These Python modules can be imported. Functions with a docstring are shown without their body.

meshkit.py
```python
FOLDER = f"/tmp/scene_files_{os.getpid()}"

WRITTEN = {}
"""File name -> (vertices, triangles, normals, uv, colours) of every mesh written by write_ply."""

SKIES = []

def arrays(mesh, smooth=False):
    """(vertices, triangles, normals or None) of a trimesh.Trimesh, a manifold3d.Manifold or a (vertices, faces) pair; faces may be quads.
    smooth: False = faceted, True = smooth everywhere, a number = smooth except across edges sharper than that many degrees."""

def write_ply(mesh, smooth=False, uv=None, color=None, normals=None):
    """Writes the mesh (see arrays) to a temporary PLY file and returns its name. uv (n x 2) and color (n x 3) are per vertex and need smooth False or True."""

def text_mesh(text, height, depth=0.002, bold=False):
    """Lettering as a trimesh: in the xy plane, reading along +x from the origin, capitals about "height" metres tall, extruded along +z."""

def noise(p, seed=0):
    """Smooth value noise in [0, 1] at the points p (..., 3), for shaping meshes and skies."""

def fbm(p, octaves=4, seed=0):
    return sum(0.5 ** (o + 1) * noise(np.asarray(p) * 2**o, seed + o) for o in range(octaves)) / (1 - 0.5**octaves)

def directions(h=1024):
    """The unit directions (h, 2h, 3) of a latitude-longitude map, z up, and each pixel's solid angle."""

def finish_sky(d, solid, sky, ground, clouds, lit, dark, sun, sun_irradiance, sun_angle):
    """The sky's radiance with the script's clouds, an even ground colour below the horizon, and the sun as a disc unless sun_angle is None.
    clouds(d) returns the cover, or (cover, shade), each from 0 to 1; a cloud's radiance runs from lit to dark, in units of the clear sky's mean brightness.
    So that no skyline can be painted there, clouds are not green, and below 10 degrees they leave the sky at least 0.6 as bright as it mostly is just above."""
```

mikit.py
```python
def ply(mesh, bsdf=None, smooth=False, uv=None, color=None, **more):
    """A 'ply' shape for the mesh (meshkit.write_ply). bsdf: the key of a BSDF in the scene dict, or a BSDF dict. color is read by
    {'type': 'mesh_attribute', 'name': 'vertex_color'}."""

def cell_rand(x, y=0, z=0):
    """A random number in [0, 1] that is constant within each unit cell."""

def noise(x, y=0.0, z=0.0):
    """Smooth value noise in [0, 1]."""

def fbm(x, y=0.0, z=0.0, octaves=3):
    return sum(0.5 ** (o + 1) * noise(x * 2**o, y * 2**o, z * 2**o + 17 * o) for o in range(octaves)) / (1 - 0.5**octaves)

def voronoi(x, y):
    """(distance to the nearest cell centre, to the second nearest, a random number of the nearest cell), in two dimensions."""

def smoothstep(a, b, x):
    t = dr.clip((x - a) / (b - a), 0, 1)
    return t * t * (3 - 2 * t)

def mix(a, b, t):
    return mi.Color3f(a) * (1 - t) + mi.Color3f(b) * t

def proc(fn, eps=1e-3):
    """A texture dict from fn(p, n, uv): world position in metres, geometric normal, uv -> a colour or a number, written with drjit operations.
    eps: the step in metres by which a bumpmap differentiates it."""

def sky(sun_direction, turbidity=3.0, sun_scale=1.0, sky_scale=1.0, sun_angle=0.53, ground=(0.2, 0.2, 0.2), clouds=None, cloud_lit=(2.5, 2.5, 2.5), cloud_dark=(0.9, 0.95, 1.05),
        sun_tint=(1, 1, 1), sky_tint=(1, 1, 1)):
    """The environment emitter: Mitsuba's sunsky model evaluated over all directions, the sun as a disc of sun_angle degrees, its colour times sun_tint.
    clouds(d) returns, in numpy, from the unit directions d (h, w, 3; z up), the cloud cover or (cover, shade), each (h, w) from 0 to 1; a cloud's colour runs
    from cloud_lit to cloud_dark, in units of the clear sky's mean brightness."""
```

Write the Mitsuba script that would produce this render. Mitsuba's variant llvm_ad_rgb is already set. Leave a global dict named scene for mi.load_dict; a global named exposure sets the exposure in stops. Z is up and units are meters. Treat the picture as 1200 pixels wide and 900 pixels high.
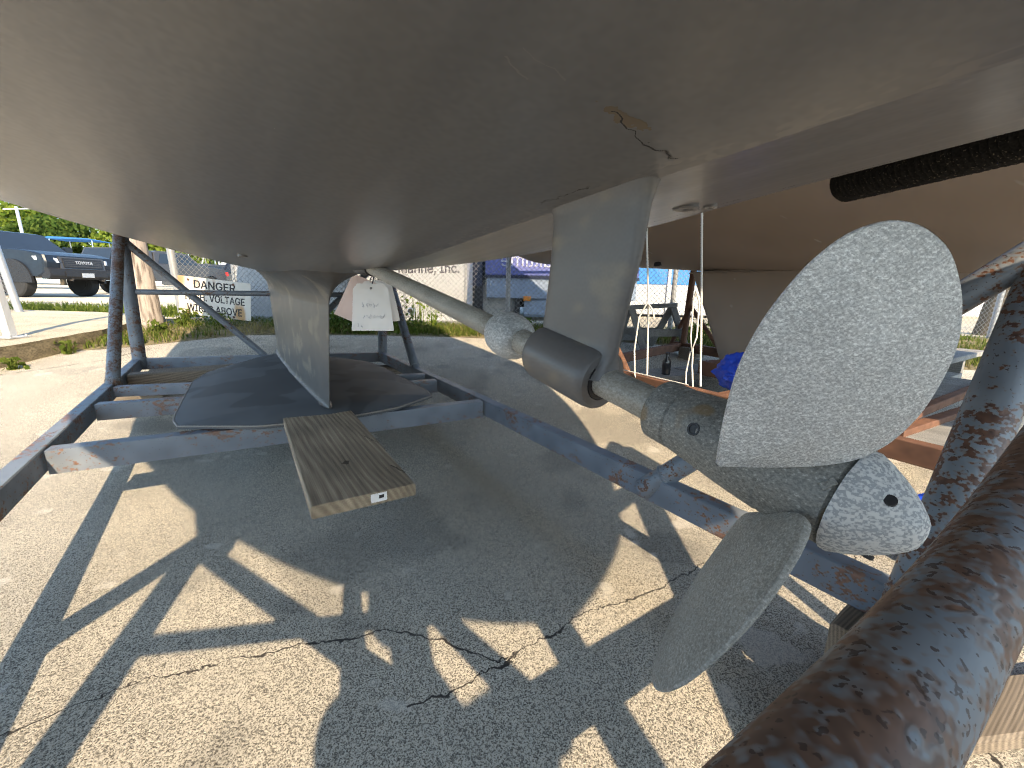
import math, random
import numpy as np
import trimesh
import drjit as dr
import mitsuba as mi
import mikit, meshkit
from mikit import proc, noise, voronoi, cell_rand, smoothstep, mix
from scipy.interpolate import PchipInterpolator as PC
from shapely.geometry import Polygon
T = mi.ScalarTransform4f
random.seed(7)
rng = np.random.default_rng(7)
scene, labels = {}, {}

# ---------------------------------------------------------------- camera, sky, exposure
CAM_H, PITCH, ROLL = 0.98, math.radians(12.4), math.radians(1.3)
_f = np.array([0, math.cos(PITCH), -math.sin(PITCH)])
_u = np.array([-math.sin(ROLL), math.cos(ROLL) * math.sin(PITCH), math.cos(ROLL) * math.cos(PITCH)])
scene['camera'] = {'type': 'perspective', 'fov': 100.39, 'fov_axis': 'x', 'near_clip': 0.01, 'far_clip': 2000.0,
                   'to_world': T().look_at(origin=[0, 0, CAM_H], target=[0, float(_f[1]), CAM_H + float(_f[2])], up=_u.tolist())}
SUN = -(1.48 * np.array([-.552, .834, 0]) + .37 * np.array([.834, .552, 0])) + np.array([0, 0, 1.0])
scene['sky'] = mikit.sky(SUN, turbidity=3, sun_scale=0.54, sky_scale=1.15, ground=(0.3, 0.28, 0.24))
exposure = 3.54

# ---------------------------------------------------------------- frames: the boat's axes on the ground
K = np.array([-0.884, 1.966, 0.0])
U = np.array([-0.552, 0.834, 0.0]); U /= np.linalg.norm(U)      # towards the bow
S = np.array([U[1], -U[0], 0.0])                                 # towards starboard


def B(f, s, z):
    return K + f * U + s * S + np.array([0, 0, z])


def BV(v):
    v = np.asarray(v, float)
    return K + v[..., :1] * U + v[..., 1:2] * S + v[..., 2:3] * np.array([0, 0, 1.0])


def G(y):
    """Height of the yard: level under the boat, rising gently behind it."""
    y = np.asarray(y, float)
    sp = lambda a: np.logaddexp(0, (y - a) / .35) * .35
    return .1 * (sp(2.6) - sp(6.2)) + .02 * (sp(6.2) - sp(12))


# ---------------------------------------------------------------- materials
def n2(x, y):
    """Smooth value noise in two dimensions."""
    x, y = mi.Float(x), mi.Float(y)
    ix, iy = dr.floor(x), dr.floor(y)
    tx, ty = x - ix, y - iy
    tx, ty = tx * tx * (3 - 2 * tx), ty * ty * (3 - 2 * ty)
    return dr.lerp(dr.lerp(cell_rand(ix, iy), cell_rand(ix + 1, iy), tx), dr.lerp(cell_rand(ix, iy + 1), cell_rand(ix + 1, iy + 1), tx), ty)


def f2(x, y, o=2):
    return sum(0.5 ** (k + 1) * n2(x * 2 ** k + 17 * k, y * 2 ** k) for k in range(o)) / (1 - 0.5 ** o)


def f3(x, y, z, o=2):
    return sum(0.5 ** (k + 1) * noise(x * 2 ** k, y * 2 ** k, z * 2 ** k + 17 * k) for k in range(o)) / (1 - 0.5 ** o)


def boatxy(p):
    dx, dy = p.x - float(K[0]), p.y - float(K[1])
    return dx * float(U[0]) + dy * float(U[1]), dx * float(S[0]) + dy * float(S[1])


def mat(name, base, rough=0.5, bump=None, eps=1e-3, metallic=0.0, spec=0.5, **more):
    d = {'type': 'principled', 'base_color': base if isinstance(base, dict) else {'type': 'rgb', 'value': list(base)},
         'roughness': rough, 'metallic': metallic, 'specular': spec, **more}
    if bump is not None:
        d = {'type': 'bumpmap', 'arbitrary': proc(bump, eps=eps), 'scale': 1.0, 'bsdf': d}
    scene[name] = {'type': 'twosided', 'bsdf': d}
    return name


def segdist(x, y, pts):
    d = mi.Float(9.0)
    for (ax, ay), (bx, by) in zip(pts[:-1], pts[1:]):
        ux, uy = bx - ax, by - ay
        t = dr.clip(((x - ax) * ux + (y - ay) * uy) / (ux * ux + uy * uy), 0, 1)
        d = dr.minimum(d, dr.sqrt(dr.square(x - ax - t * ux) + dr.square(y - ay - t * uy)))
    return d


CRACKS = [([(-1.6, .45), (-1.1, .739), (-.902, .878), (-.504, 1.023), (-.355, 1.052), (-.178, 1.032), (-.041, .964), (.041, .994)], .0020),
          ([(1.7, 1.49), (1.371, 1.521), (.826, 1.446), (.705, 1.39), (.509, 1.269), (.255, 1.144), (.041, .994), (-.112, .886), (-.228, .832)], .0022),
          ([(1.349, 1.492), (1.313, 1.397), (1.218, 1.293), (1.133, .882), (1.085, .777), (1.0, .6)], .002),
          ([(-4.66, 3.78), (-4.23, 4.33), (-4.2, 4.82)], .007)]


def crack_mask(p):
    a, b = f2(p.x * 14, p.y * 14), f2(p.x * 14 + 40, p.y * 14 + 9)
    c = n2(p.x * 95, p.y * 95) - .5
    wx, wy = p.x + .035 * (a - .5) + .009 * c, p.y + .035 * (b - .5) - .009 * c
    m = mi.Float(0.0)
    for pts, w in CRACKS:
        wd = w * (.1 + 1.3 * b)
        m = dr.maximum(m, 1 - smoothstep(wd, wd * 1.8 + .001, segdist(wx, wy, pts)))
    return m


def pave_col(p, n, uv):
    a, b = n2(p.x * 330, p.y * 330), n2(p.x * 610 + 31, p.y * 610)
    v = .55 * a + .45 * b
    c = mix((.125, .115, .094), (.525, .482, .40), smoothstep(.18, .70, v))
    c = mix(c, (.07, .064, .055), smoothstep(.74, .86, n2(p.x * 400 + 9, p.y * 400 + 5)) * .7)
    c = c * (.80 + .40 * f2(p.x * 1.9, p.y * 1.9, 3))
    st = smoothstep(.60, .72, f2(p.x * 3.3 + 7, p.y * 3.3, 3))
    c = mix(c, c * mi.Color3f(.60, .61, .63), st * .6)
    wht = smoothstep(.74, .82, f2(p.x * 9 + 3, p.y * 9, 3))
    c = mix(c, (.60, .57, .51), wht * .45)
    return mix(c, (.03, .027, .024), crack_mask(p) * .93)


mat('m_pave', proc(pave_col), .85, lambda p, n, uv: .0014 * n2(p.x * 330, p.y * 330) + .0006 * n2(p.x * 610 + 31, p.y * 610), .0007, spec=.25)
mat('m_lot', proc(lambda p, n, uv: mix((.30, .27, .21), (.40, .365, .29), n2(p.x * .6, p.y * .6)) * (.8 + .4 * n2(p.x * 30, p.y * 30))), .9, spec=.2)
mat('m_soil', proc(lambda p, n, uv: mix((.10, .085, .05), (.24, .20, .12), f2(p.x * 9, p.y * 9))), .95, spec=.1)
mat('m_slab', proc(lambda p, n, uv: mix((.27, .235, .175), (.37, .325, .245), f3(p.x * 5, p.y * 5, p.z * 5)) * (.75 + .5 * noise(p.x * 90, p.y * 90, p.z * 90))), .9, spec=.2)
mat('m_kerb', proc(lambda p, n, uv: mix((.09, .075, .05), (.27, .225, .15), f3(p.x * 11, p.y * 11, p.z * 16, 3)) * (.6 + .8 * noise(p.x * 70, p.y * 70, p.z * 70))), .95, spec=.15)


# antifouling paint, dull grey, with scratches, scraped spots and repaired patches (boat axes f, s)
def scratch(f, s, j, a, b, w):
    return 1 - smoothstep(w * .6, w * 1.6, segdist(f + .007 * j, s + .007 * j, [a, b]))


def bare(f, s, j):
    return dr.sqrt(dr.square((f + 1.888) / .0062) + dr.square((s + .098) / .026)) + .9 * (j + .5 * (n2(f * 420, s * 420) - .5))


def hull_col(p, n, uv):
    f, s = boatxy(p)
    j = n2(f * 150, s * 150) - .5
    streak = f2(f * 1.6, s * 30, 3)
    c = mix((.118, .116, .117), (.155, .152, .150), streak)
    c = mix(c, (.138, .120, .116), smoothstep(.40, .85, f2(f * 2.6, s * 2.6, 3)) * .3)
    c = mix(c, (.205, .187, .155), smoothstep(.60, .90, f2(f * 3.1 + 3, s * 48, 3)) * smoothstep(-1.4, -.4, f) * smoothstep(.4, .7, n2(f * 1.4, s * 3)) * .6)
    c = c * (.94 + .12 * n2(f * 210, s * 210))
    edge = dr.abs(s + .008 + .02 * j)
    worn = smoothstep(.50, .62, f2(f * 70, s * 160)) * smoothstep(.022, .004, edge) * mi.Float(f < -1.3)
    c = mix(c, (.23, .21, .19), worn * .28)
    c = mix(c, (.145, .108, .066), (1 - smoothstep(.80, .95, bare(f, s, j))) * .9)
    c = mix(c, (.02, .018, .016), dr.maximum(scratch(f, s, j, (-1.888, -.112), (-1.8755, -.062), .0005), scratch(f, s, j, (-1.8755, -.062), (-1.8765, -.022), .0008)))
    c = mix(c, (.045, .04, .035), scratch(f, s, j, (-1.70, -.03), (-1.78, -.03), .0014) * n2(f * 200, s * 200))
    c = mix(c, (.19, .18, .17), .7 * dr.maximum(scratch(f, s, j, (-1.878, -.192), (-1.872, -.172), .0006), .8 * scratch(f, s, j, (-1.893, -.19), (-1.889, -.155), .0004)))
    c = mix(c, (.03, .027, .025), scratch(f, s, j, (.62, -.71), (.80, -.66), .003) * .9)
    c = mix(c, (.04, .036, .032), dr.maximum(scratch(f, s, j, (-1.45, .42), (-1.95, .44), .0022), scratch(f, s, j, (-1.5, .54), (-1.9, .50), .002)) * smoothstep(.45, .6, n2(f * 60, s * 60)))
    return c


def hull_bump(p, n, uv):
    f, s = boatxy(p)
    j = n2(f * 150, s * 150) - .5
    h = .00035 * n2(f * 3, s * 40) + .00012 * n2(f * 260, s * 260)
    h = h - .003 * scratch(f, s, j, (-1.8755, -.062), (-1.8765, -.022), .0014)
    return h - .0012 * (1 - smoothstep(.78, .92, bare(f, s, j))) + .0010 * scratch(f, s, j, (-1.878, -.192), (-1.872, -.172), .0012)


mat('m_hull', proc(hull_col), .30, hull_bump, .0008, spec=1.0)
mat('m_keel', proc(lambda p, n, uv: mix(mix((.088, .084, .08), (.122, .115, .107), f3(p.x * 9, p.y * 9, p.z * 7, 3)), (.235, .205, .155),
                                        smoothstep(.55, .75, f3(p.x * 9 + 4, p.y * 9, p.z * 9, 3)) * .6) * (.92 + .16 * noise(p.x * 190, p.y * 190, p.z * 190))), .4, spec=.5)
mat('m_wing', proc(lambda p, n, uv: mix(mix((.072, .079, .088), (.11, .117, .125), f2(p.x * 6, p.y * 6, 3)), (.042, .044, .048), smoothstep(.52, .58, f2(p.x * 4 + 9, p.y * 4, 3)) * .6)), .58, spec=.3)
mat('m_edge', (.22, .20, .18), .6)
mat('m_strut', proc(lambda p, n, uv: mix(mix((.102, .098, .097), (.128, .123, .121), f3(p.x * 16, p.y * 16, p.z * 9, 3)), (.235, .195, .13),
                                         smoothstep(.56, .8, f3(p.x * 20, p.y * 20, p.z * 26, 3)) * .4) * (.95 + .10 * noise(p.x * 400, p.y * 400, p.z * 400))), .38)


def speck(lo, hi, dot, dens, sc):
    def fn(p, n, uv):
        v = .55 * noise(p.x * sc, p.y * sc, p.z * sc) + .45 * noise(p.x * sc * 2.1 + 5, p.y * sc * 2.1, p.z * sc * 2.1)
        c = mix(lo, hi, smoothstep(.22, .72, v))
        return mix(c, dot, smoothstep(dens, dens + .14, v)) * (.84 + .32 * noise(p.x * 30, p.y * 30, p.z * 30))
    return fn


def grain(sc, h):
    return lambda p, n, uv: h * noise(p.x * sc, p.y * sc, p.z * sc)


mat('m_blade', proc(speck((.29, .292, .29), (.52, .52, .51), (.70, .70, .69), .62, 820)), .5, grain(800, .00035), .0005, spec=.5)
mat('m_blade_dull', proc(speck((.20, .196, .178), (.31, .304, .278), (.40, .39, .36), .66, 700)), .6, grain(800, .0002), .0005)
hub_speck = speck((.12, .122, .114), (.215, .215, .20), (.34, .34, .32), .68, 560)
mat('m_hub', proc(lambda p, n, uv: mix(hub_speck(p, n, uv), (.19, .13, .06), smoothstep(.70, .76, noise(p.x * 38 + 2, p.y * 38, p.z * 38)) * .7)), .55, grain(560, .0003), .0006)
mat('m_shaft', proc(speck((.21, .20, .175), (.31, .295, .26), (.37, .36, .33), .7, 420)), .5)
mat('m_zinc', proc(speck((.27, .28, .28), (.42, .43, .43), (.54, .54, .54), .62, 380)), .55, grain(300, .0005), .0008)


def cone_col(p, n, uv):
    a = noise(p.x * 520, p.y * 520, p.z * 520)
    b = noise(p.x * 820 + 7, p.y * 820, p.z * 820)
    m = dr.maximum(smoothstep(.46, .68, a), .8 * smoothstep(.48, .72, b))
    return mix((.29, .305, .32), (.56, .56, .55), m * .9)


mat('m_cone', proc(cone_col), .6, grain(420, .0004), .0006)


def steel_field(p, sc):
    return .5 * f3(p.x * sc, p.y * sc, p.z * sc, 3) + .28 * noise(p.x * 70 + 3, p.y * 70, p.z * 70) + .22 * noise(p.x * 190, p.y * 190, p.z * 190)


def steel(blue, blue2, rust, rust2, amount, sc, pits, soft=.03):
    """Old blue grey paint on steel, rust where it has flaked off, pinholes."""
    def fn(p, n, uv):
        v = steel_field(p, sc)
        m = smoothstep(amount, amount - soft, v)
        c = mix(blue, blue2, noise(p.x * 17, p.y * 17, p.z * 17))
        c = mix(c, (.17, .12, .09), smoothstep(amount + .05, amount, v) * .5)
        r = mix(rust, rust2, noise(p.x * 120, p.y * 120, p.z * 120))
        g = .6 * noise(p.x * 170, p.y * 170, p.z * 170) + .4 * noise(p.x * 390, p.y * 390, p.z * 390)
        return mix(mix(c, r, m), (.045, .026, .02), smoothstep(pits, pits + .05, g) * .8)
    return fn


def steel_bump(sc, amount):
    return lambda p, n, uv: .0005 * smoothstep(amount - .04, amount + .01, .5 * noise(p.x * sc, p.y * sc, p.z * sc) + .28 * noise(p.x * 70 + 3, p.y * 70, p.z * 70) + .22 * noise(p.x * 190, p.y * 190, p.z * 190)) \
        + .0003 * noise(p.x * 170, p.y * 170, p.z * 170)


mat('m_steel', proc(steel((.125, .145, .172), (.185, .21, .245), (.075, .042, .032), (.165, .085, .055), .395, 9.0, .74)), .45, steel_bump(9.0, .395), .001)
mat('m_post', proc(steel((.13, .155, .185), (.20, .23, .265), (.06, .034, .027), (.14, .075, .05), .455, 6.0, .72)), .45, steel_bump(6.0, .455), .001)
mat('m_beam', proc(steel((.125, .148, .182), (.19, .22, .265), (.12, .07, .05), (.235, .13, .095), .40, 8.0, .78)), .5)
mat('m_rusty', proc(steel((.135, .16, .19), (.205, .23, .26), (.085, .048, .034), (.18, .103, .07), .53, 10.0, .66, .10)), .5, steel_bump(10.0, .53), .001)
mat('m_rust', proc(lambda p, n, uv: mix((.075, .037, .024), (.20, .098, .058), f3(p.x * 16, p.y * 16, p.z * 16, 3))), .8)
mat('m_darksteel', (.055, .05, .047), .6)


def wood(lo, hi, ax, sc=1.0):
    """Grain along one of the boat's axes: 0 along the keel, 1 across."""
    def fn(p, n, uv):
        f, s = boatxy(p)
        a, b = (f, s) if ax == 0 else (s, f)
        w = b + .035 * (n2(a * 2.6, b * 7 + p.z * 5) - .5)
        ring = .5 + .5 * dr.sin((w * 330 + 40 * dr.square(w * 3)) * sc + 8 * n2(a * 2.2, b * 16) + p.z * 160)
        fine = noise(a * 12, b * 420, p.z * 420)
        c = mix(lo, hi, .42 * dr.power(ring, 1.2) + .42 * fine + .16 * n2(a * 3, b * 45))
        return c * (.82 + .36 * n2(a * 7, b * 16))
    return fn


plank_wood, plank_wood2 = wood((.145, .110, .076), (.37, .295, .21), 0), wood((0, 0, 0), (1, 1, 1), 0)


def plank_col(p, n, uv):
    f, s = boatxy(p)
    c = plank_wood(p, n, uv)
    c = c * (.86 + .28 * n2(f * 9, s * 60))
    c = mix(c, (.05, .038, .026), scratch(f, s, n2(f * 80, s * 80) - .5, (-.80, .055), (-.87, .075), .0035) * .9)
    c = mix(c, (.06, .046, .03), scratch(f, s, n2(f * 80, s * 80) - .5, (-.45, .05), (-.60, .09), .002) * .6)
    k = dr.sqrt(dr.square((f + .70) / .019) + dr.square((s + .066) / .016)) + .8 * (n2(f * 90, s * 90) - .5)
    return mix(c, (.028, .02, .014), (1 - smoothstep(.4, .6, dr.abs(k - .15))) * .8 * mi.Float(p.z > .39))


mat('m_plank', proc(plank_col), .75, spec=.2)
mat('m_oldwood', proc(wood((.085, .07, .055), (.28, .235, .185), 1, .7)), .85, spec=.2)
mat('m_greywood', proc(wood((.12, .12, .12), (.32, .315, .30), 0, .6)), .85, spec=.2)
mat('m_pole', proc(lambda p, n, uv: mix((.14, .11, .09), (.47, .405, .35), smoothstep(.25, .65, f3(p.x * 34, p.y * 34, p.z * 3.0, 3)))), .9, spec=.1)
mat('m_bark', (.11, .09, .065), .95, spec=.1)
mat('m_pad', proc(lambda p, n, uv: mix((.012, .012, .012), (.032, .03, .027), noise(p.x * 300, p.y * 300, p.z * 300)) + mi.Color3f(.12, .10, .07) * smoothstep(.80, .88, noise(p.x * 330, p.y * 330, p.z * 330))), .95,
    grain(420, .004), .0008, spec=.1, sheen=.3)
mat('m_galv', (.36, .37, .38), .45, metallic=.3)
mat('m_wire', (.17, .175, .18), .6, metallic=.2)
mat('m_whitepaint', (.46, .475, .49), .5)
mat('m_signwhite', proc(lambda p, n, uv: mix((.62, .59, .53), (.42, .22, .06), smoothstep(.56, .74, f3(p.x * 7 + 1, p.y * 7, p.z * 1.8, 3)) * .85)), .6)
mat('m_black', (.018, .018, .02), .5)
mat('m_rubber', (.03, .03, .03), .85)
mat('m_tyregrey', (.40, .39, .36), .8)
mat('m_paper', (.74, .72, .71), .8)
mat('m_pink', (.66, .51, .46), .8)
mat('m_ink', (.05, .05, .07), .7)
mat('m_fadedink', (.30, .30, .36), .7)
mat('m_rope', (.66, .65, .61), .85)
mat('m_bluetarp', (.015, .06, .50), .4)
mat('m_boat2', proc(lambda p, n, uv: mix(mix((.25, .205, .165), (.31, .255, .21), f3(p.x * 3, p.y * 3, p.z * 3)), (.34, .31, .27),
                                         smoothstep(.80, .86, f3(p.x * 14 + p.z * 30, p.y * 14, p.z * 9 + 3)))), .45)
mat('m_deck', (.66, .65, .60), .5)
mat('m_glassdark', (.02, .025, .03), .08, spec=.8)
mat('m_chrome', (.7, .7, .72), .18, metallic=1.0)
mat('m_redlamp', (.45, .02, .02), .15)
mat('m_orange', (.75, .26, .03), .3)
mat('m_lamp', (.42, .44, .47), .12)
mat('m_skyblue', (.03, .20, .52), .5)
mat('m_curtain', (.13, .155, .40), .55)
mat('m_panelblue', (.28, .35, .46), .4)
mat('m_lettergrey', (.46, .49, .62), .5)
mat('m_bimini', (.02, .14, .38), .7)


def paint(name, c):
    return mat(name, c, .3, spec=.5, clearcoat=.35, clearcoat_gloss=.92)


mat('m_pickup', (.012, .018, .028), .38, spec=.45); paint('m_truckgrey', (.055, .055, .058)); paint('m_cargrey', (.05, .054, .06)); paint('m_carblack', (.010, .011, .014)); paint('m_carblue', (.02, .03, .065))
scene['m_foliage'] = {'type': 'principledthin', 'base_color': {'type': 'mesh_attribute', 'name': 'vertex_color'}, 'roughness': .6, 'diff_trans': .7, 'spec_trans': 0.0}
LEAF = {'m_leaf': ((.10, .16, .022), (.25, .31, .055)), 'm_leafdark': ((.055, .10, .022), (.13, .18, .04)), 'm_grass': ((.075, .115, .02), (.17, .20, .045)), 'm_drygrass': ((.20, .17, .075), (.30, .26, .12)), 'm_petal': ((.75, .75, .72), (.85, .85, .82))}


def foliage(mesh, tone, per):
    """A leaf or blade mesh whose pieces of PER vertices each have a green of their own."""
    lo, hi = np.array(LEAF[tone])
    k = np.random.default_rng(len(mesh.vertices)).uniform(0, 1, (len(mesh.vertices) // per, 1)) ** 1.3
    return mikit.ply(mesh, 'm_foliage', color=np.repeat(lo + (hi - lo) * k, per, 0))


# ---------------------------------------------------------------- helpers
def add(key, mesh, bsdf, smooth=False, label=None, **tags):
    if key in scene:
        i = 1
        while f'{key}_{i:03d}' in scene:
            i += 1
        key = f'{key}_{i:03d}'
    scene[key] = mikit.ply(mesh, bsdf, smooth=smooth)
    if label or tags:
        labels[key] = {k: v for k, v in dict(label=label, **tags).items() if v}
    return key


def thing(key, label, category, group=None):
    if key in labels:
        i = 1
        while f'{key}_{i:03d}' in labels:
            i += 1
        key = f'{key}_{i:03d}'
    labels[key] = {'label': label, 'category': category}
    if group:
        labels[key]['group'] = group
    return key


def cat(*m):
    return trimesh.util.concatenate([x for x in m if x is not None])


def frame_of(d, hint=(0, 0, 1)):
    d = np.asarray(d, float); d = d / np.linalg.norm(d)
    h = np.asarray(hint, float)
    if abs(d @ h) > .95:
        h = np.array([1.0, 0, 0])
    x = np.cross(h, d); x /= np.linalg.norm(x)
    return x, np.cross(d, x), d


def sweep(ring, a, b, hint=(0, 0, 1)):
    """A closed outline (n x 2: sideways, up) drawn from a to b, with end caps."""
    a, b = np.asarray(a, float), np.asarray(b, float)
    x, y, d = frame_of(b - a, hint)
    ring = np.asarray(ring, float)
    poly = Polygon(ring)
    m = trimesh.creation.extrude_polygon(poly, np.linalg.norm(b - a), engine='earcut')
    M = np.eye(4); M[:3, 0], M[:3, 1], M[:3, 2], M[:3, 3] = x, y, d, a
    return m.apply_transform(M)


def circle(r, n=24):
    t = np.linspace(0, 2 * np.pi, n, endpoint=False)
    return np.stack([np.cos(t) * r, np.sin(t) * r], 1)


def rrect(w, h, c=.006):
    w, h = w / 2, h / 2
    return [(-w + c, -h), (w - c, -h), (w, -h + c), (w, h - c), (w - c, h), (-w + c, h), (-w, h - c), (-w, -h + c)]


def tube(a, b, r, n=28):
    return sweep(circle(r, n), a, b)


def path_tube(pts, r, n=8, closed=False):
    pts = np.asarray(pts, float)
    N = len(pts)
    r = np.broadcast_to(r, N)
    tan = np.roll(pts, -1, 0) - np.roll(pts, 1, 0) if closed else np.gradient(pts, axis=0)
    tan /= np.linalg.norm(tan, axis=1, keepdims=True)
    x, y, _ = frame_of(tan[0])
    V = []
    for i in range(N):
        x = x - tan[i] * (x @ tan[i]); x /= np.linalg.norm(x); y = np.cross(tan[i], x)
        t = np.linspace(0, 2 * np.pi, n, endpoint=False)
        V.append(pts[i] + r[i] * (np.cos(t)[:, None] * x + np.sin(t)[:, None] * y))
    V = np.array(V)
    return grid_mesh(V, wrap_u=closed, wrap_v=True, caps=not closed)


def grid_mesh(V, wrap_u=False, wrap_v=False, caps=False):
    V = np.asarray(V, float)
    nu, nv = V.shape[:2]
    i = np.arange(nu if wrap_u else nu - 1)[:, None]; j = np.arange(nv if wrap_v else nv - 1)[None]
    i2, j2 = (i + 1) % nu, (j + 1) % nv
    a, b, c, d = i * nv + j, i2 * nv + j, i2 * nv + j2, i * nv + j2
    F = [np.stack([a + 0 * d, b + 0 * a, c], -1).reshape(-1, 3), np.stack([a + 0 * d, c, d + 0 * a], -1).reshape(-1, 3)]
    P = V.reshape(-1, 3)
    if caps:
        k = len(P)
        P = np.vstack([P, V[0].mean(0), V[-1].mean(0)])
        q = np.arange(nv)
        F.append(np.stack([q * 0 + k, (q + 1) % nv, q], -1)); F.append(np.stack([q * 0 + k + 1, (nu - 1) * nv + q, (nu - 1) * nv + (q + 1) % nv], -1))
    return trimesh.Trimesh(P, np.vstack(F), process=False)


def box(lx, ly, lz, center=(0, 0, 0), c=0.0):
    """Box with chamfered long edges (along x)."""
    if c <= 0:
        return trimesh.creation.box((lx, ly, lz), T44(center))
    m = trimesh.creation.extrude_polygon(Polygon(rrect(ly, lz, c)), lx, engine='earcut')
    M = np.array([[0, 0, 1, center[0] - lx / 2], [1, 0, 0, center[1]], [0, 1, 0, center[2]], [0, 0, 0, 1.0]])
    return m.apply_transform(M)


def T44(p):
    M = np.eye(4); M[:3, 3] = p
    return M


def placed(m, loc, ang, scale=1.0):
    M = np.eye(4); c, s = math.cos(ang), math.sin(ang)
    M[:2, :2] = [[c, -s], [s, c]]; M[:3, :3] *= scale; M[:3, 3] = loc
    return m.copy().apply_transform(M)


def in_boat(m):
    M = np.eye(4); M[:3, 0], M[:3, 1], M[:3, 3] = U, -S, K     # local x = bow, y = port
    return m.copy().apply_transform(M)


def rough(m, amp, sc, seed=0):
    m = m.copy()
    v = m.vertices
    m.vertices = v + (meshkit.fbm(v * sc, 3, seed)[:, None] - .5) * 2 * amp * m.vertex_normals
    return m


def lathe(prof, a, d, n=40):
    """prof: (distance along d from a, radius)."""
    x, y, d = frame_of(d)
    t = np.linspace(0, 2 * np.pi, n, endpoint=False)
    V = [np.asarray(a) + d * h + r * (np.cos(t)[:, None] * x + np.sin(t)[:, None] * y) for h, r in prof]
    return grid_mesh(np.array(V), wrap_v=True, caps=True)


# ---------------------------------------------------------------- ground, pavement, grass strip, slab
def sheet(xs, ys, lift, inside=None):
    X, Y = np.meshgrid(xs, ys, indexing='ij')
    V = np.stack([X, Y, G(Y) + lift], -1)
    return grid_mesh(V)


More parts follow.
